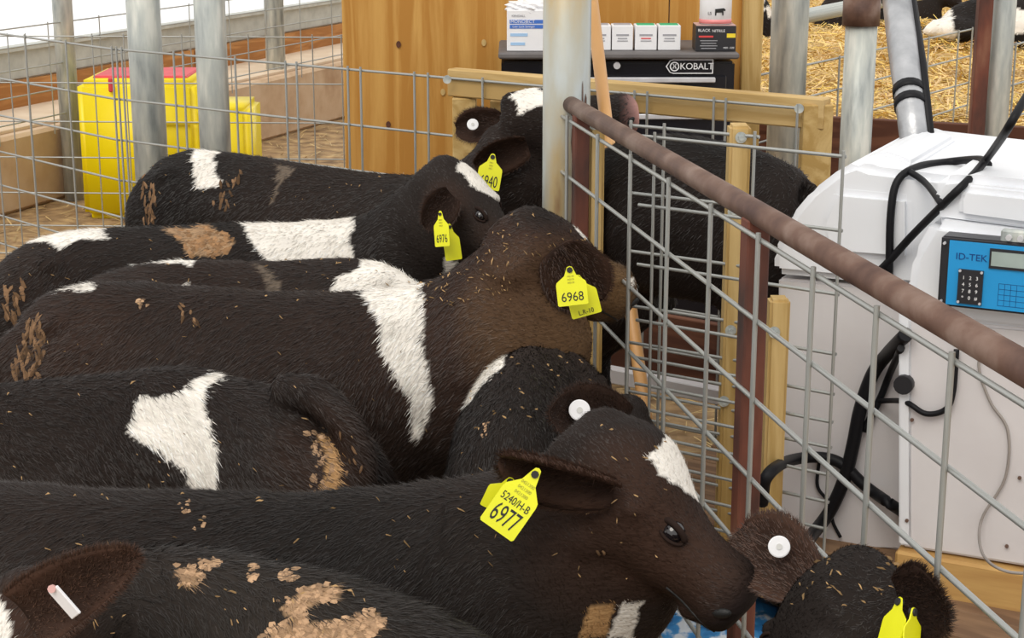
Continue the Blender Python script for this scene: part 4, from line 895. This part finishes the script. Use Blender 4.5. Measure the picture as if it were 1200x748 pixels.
calf(dict(Y=3.0, label='calf seen from behind with bowed head, round white ear button, behind calf 6977', vox=.008, dens=42000, fw=.0015, fl=.017, nb=5, hip=1.5, shoulder=3.4, scale=.85,
    ridge=[(598, 552, 2.80, .15, .10), (600, 505, 2.84, .18, .125), (604, 455, 2.96, .19, .13), (612, 420, 3.08, .19, .13), (632, 405, 3.18, .18, .125), (672, 418, 3.2, .16, .11), (708, 446, 3.18, .13, .09)],
    head=dict(poll=(742, 474, 3.15), nose=(815, 612, 3.08), L=.32, up=(1, -.2, .6)),
    patches=[('white', [(522, 480), (530, 440), (560, 412), (596, 406), (590, 428), (566, 450), (548, 474)])],
    crusts=[('mud', [(560, 500), (570, 490), (575, 505), (565, 515)], 14, .004)], chaff=[(540, 420, 700, 560, 90)],
    ears=[dict(base=(738, 500, 2.93), tip=(645, 478, 2.76), w=.105, n=(.1, -1, .5), cup=.3, hair=3000, col=BROWNC*.6)], buttons=[((679, 481, 2.80), .0185, (.1, -1, .45))]))
calf(dict(Y=2.4, label='black calf with large eartag 6977 and white star, nearest head in profile', vox=.0075, dens=52000, fw=.0012, fl=.017, nb=7, hip=1.6, shoulder=6,
    ridge=[(-190, 600, 2.42, .17, .12), (-110, 572, 2.4, .2, .15), (0, 570, 2.39, .21, .16), (120, 577, 2.38, .21, .165), (260, 581, 2.38, .21, .16), (400, 577, 2.38, .21, .145), (500, 568, 2.39, .21, .13), (575, 555, 2.40, .205, .115), (640, 530, 2.41, .18, .10), (690, 503, 2.41, .14, .09)],
    head=dict(poll=(714, 492, 2.41), nose=(889, 668, 2.27), L=.315, dep=1.02, dome=.10, up=(.6, -.25, .8), eye=(787, 624)),
    patches=[('white', [(758, 534), (775, 522), (786, 500), (810, 510), (830, 555), (836, 590), (842, 608), (815, 584), (795, 572), (772, 557)]), ('white', [(728, 706), (752, 706), (744, 748), (715, 748)]), ('tan', [(690, 712), (722, 706), (712, 748), (676, 748)])],
    tints=[(790, 655, 2.3, .11, 'brown', .85), (735, 575, 2.32, .10, 'brown', .75), (700, 640, 2.32, .13, 'brown', .6), (850, 690, 2.25, .06, 'brown', .4)],
    crusts=[('mud', [(210, 590), (222, 583), (222, 600), (212, 602)], 10, .004), ('mud', [(218, 618), (240, 600), (240, 615), (222, 625)], 14, .004), ('streak', [(702, 635), (710, 640), (705, 670), (698, 660)], 6, .003)], chaff=[(0, 580, 560, 700, 60), (560, 560, 780, 690, 30), (700, 490, 780, 540, 12)],
    ears=[dict(base=(722, 574, 2.28), tip=(586, 540, 2.26), w=.078, n=(.1, -.75, -.55), cup=.8, hair=4200, col=BROWNC*.8, droop=-.004)],
    tags=[dict(top=(600, 560, 2.26), bot=(581, 600, 2.26), w=.05, n=(0, -1, .4)), dict(top=(632, 549, 2.225), bot=(581, 622, 2.20), w=.056, n=(0, -1, .35), num='6977', sub='5240/H-B', small='0421300', numh=.30)]))
calf(dict(Y=2.05, label='calf at the bottom left corner with pale dung crusts along its back and brown ear', vox=.0075, dens=52000, fw=.0012, fl=.019, nb=7, hip=1.6, shoulder=6,
    ridge=[(700, 900, 1.84, .17, .12), (620, 815, 1.87, .2, .14), (545, 758, 1.92, .2, .155), (470, 715, 1.97, .2, .16), (380, 682, 2.02, .2, .155), (290, 660, 2.07, .2, .15), (200, 646, 2.1, .2, .13), (130, 650, 2.1, .17, .10), (70, 668, 2.07, .14, .09)],
    head=dict(poll=(25, 682, 2.04), nose=(-140, 850, 1.95), L=.31, up=(-.3, -.3, .9)),
    patches=[('white', [(-60, 700), (2, 700), (14, 730), (10, 790), (-60, 790)]), ('mud', [(207, 664), (225, 664), (236, 678), (226, 688), (214, 686)]), ('mud', [(327, 710), (350, 696), (372, 686), (397, 688), (395, 702), (358, 712), (360, 733), (400, 727), (438, 716), (448, 735), (420, 760), (315, 765), (314, 742), (345, 724)])],
    tints=[(30, 730, 1.95, .12, 'brown', .8), (260, 700, 1.9, .3, 'grey', .12)],
    crusts=[('mud', [(205, 662), (225, 662), (240, 678), (228, 692), (214, 690), (212, 674)], 40, .006), ('mud', [(233, 656), (256, 655), (252, 668), (236, 668)], 22, .006), ('mud', [(285, 660), (302, 662), (298, 680), (292, 682)], 20, .006), ('mud', [(325, 668), (350, 662), (345, 680), (330, 686)], 24, .007), ('mud', [(320, 706), (345, 692), (370, 682), (400, 686), (398, 705), (360, 710), (358, 735), (400, 725), (440, 712), (452, 735), (420, 760), (310, 765), (308, 738), (345, 722)], 420, .0060)], chaff=[(100, 680, 480, 748, 40)],
    ears=[dict(base=(30, 728, 1.94), tip=(160, 641, 1.88), w=.098, pt=.85, n=(-.15, -1, .35), cup=.45, hair=4200, col=BROWNC*.95)], bars=[((62, 690, 1.86), (90, 722, 1.855), .012)]))
def P3(x, y, z, hh, hw): return ('w', (x, y, z), hh, hw)
calf(dict(Y=2.2, label='calf at the bottom right seen from behind its ears, white button in the left ear', vox=.0075, dens=52000, fw=.0012, fl=.015, nb=5, hip=1, shoulder=3.4,
    ridge=[P3(.02, .62, .80, .17, .11), P3(.06, .8, .86, .2, .14), P3(.14, 1.1, .87, .2, .15), P3(.22, 1.4, .87, .2, .145), P3(.31, 1.7, .86, .2, .125), P3(.36, 1.86, .86, .16, .11), P3(.40, 2.0, .857, .13, .10)],
    head=dict(poll=(1006, 652, 2.12), nose=('w', (.405, 2.33, .61)), L=.34, up=(.0, .8, .6)),
    chaff=[(925, 655, 1060, 720, 50)],
    ears=[dict(base=(948, 690, 2.20), tip=(868, 612, 2.36), w=.10, n=(-.1, -1, .3), cup=.3, hair=3200, col=BROWNC*1.0), dict(base=(1050, 708, 2.02), tip=(1112, 716, 1.96), w=.10, n=(.1, -1, .3), cup=.4, hair=3000, col=BROWNC*.4)],
    tags=[dict(top=(1056, 700, 1.97), bot=(1040, 762, 1.94), w=.05, n=(-1, -.35, .1)), dict(top=(1070, 712, 1.95), bot=(1066, 768, 1.93), w=.05, n=(.8, -.6, .1))], buttons=[((913, 641, 2.25), .0155, (-.1, -1, .45))]))
calf(dict(Y=4.0, label='black calf standing in the stall behind the mesh, head inside the white hood', vox=.012, dens=15000, fw=.002, fl=.016, nb=6, hip=1.6, gz=.33,
    ridge=[(706, 196, 4.30, .15, .09), (718, 172, 4.27, .19, .12), (750, 158, 4.2, .2, .145), (800, 158, 4.1, .2, .155), (870, 170, 4.05, .2, .14), (920, 192, 4.02, .18, .12), (965, 225, 4.0, .14, .09), (1000, 255, 3.98, .12, .08)],
    head=dict(poll=(1020, 272, 3.97), nose=(1080, 360, 3.95), L=.3),
    tints=[(785, 398, 3.9, .07, 'tan', .7)]))
calf(dict(Y=14, name='cow', cat='cow', label='white and black cow lying in the far straw at the upper right', vox=.03, dens=900, fw=.008, fl=.03, nb=5, legs=False, gz=.45,
    ridge=[(1098, 34, 14.2, .14, .12), (1110, 14, 14.2, .22, .2), (1135, 0, 14.2, .3, .28), (1175, -6, 14.2, .32, .3), (1240, -2, 14.2, .28, .25), (1270, -14, 14.2, .2, .14)],
    head=dict(poll=(1290, -24, 14.2), nose=(1330, 0, 14.2), L=.45), lumps=[(1120, 34, 14.0, .25, .2, .1), (1092, 36, 14.0, .09, .08, .05)],
    patches=[('white', [(1080, 45), (1088, 20), (1100, -20), (1115, -20), (1112, 5), (1120, 30), (1122, 48)]), ('white', [(1185, 40), (1188, 10), (1210, 15), (1200, 40)])]))
calf(dict(Y=15, name='cow', cat='cow', label='black cow lying far back above the grey pipe rail', vox=.03, dens=900, fw=.008, fl=.03, nb=5, legs=False, gz=.45,
    ridge=[(955, 20, 16.0, .14, .12), (970, -4, 16.0, .25, .2), (1000, -16, 16.0, .3, .28), (1030, -16, 16.0, .32, .3), (1060, -10, 16.0, .28, .25), (1075, -20, 16.0, .2, .14)],
    head=dict(poll=(1085, -28, 16.0), nose=(1115, -12, 16.0), L=.4)))
calf(dict(Y=14.9, name='cow', cat='cow', label='spotted black and white cow at the top, left of the thick grey post', vox=.03, dens=900, fw=.008, fl=.03, nb=5, legs=False, gz=.45,
    ridge=[(905, 16, 14.9, .14, .12), (898, -2, 14.9, .25, .2), (880, -14, 14.9, .3, .28), (850, -16, 14.9, .32, .3), (820, -10, 14.9, .28, .25), (805, -20, 14.9, .2, .14)],
    head=dict(poll=(795, -28, 14.9), nose=(770, -12, 14.9), L=.4), patches=[('white', [(888, -5), (896, 4), (892, 20), (888, 20)]), ('white', [(898, 8), (908, 2), (908, 20), (900, 20)])]))
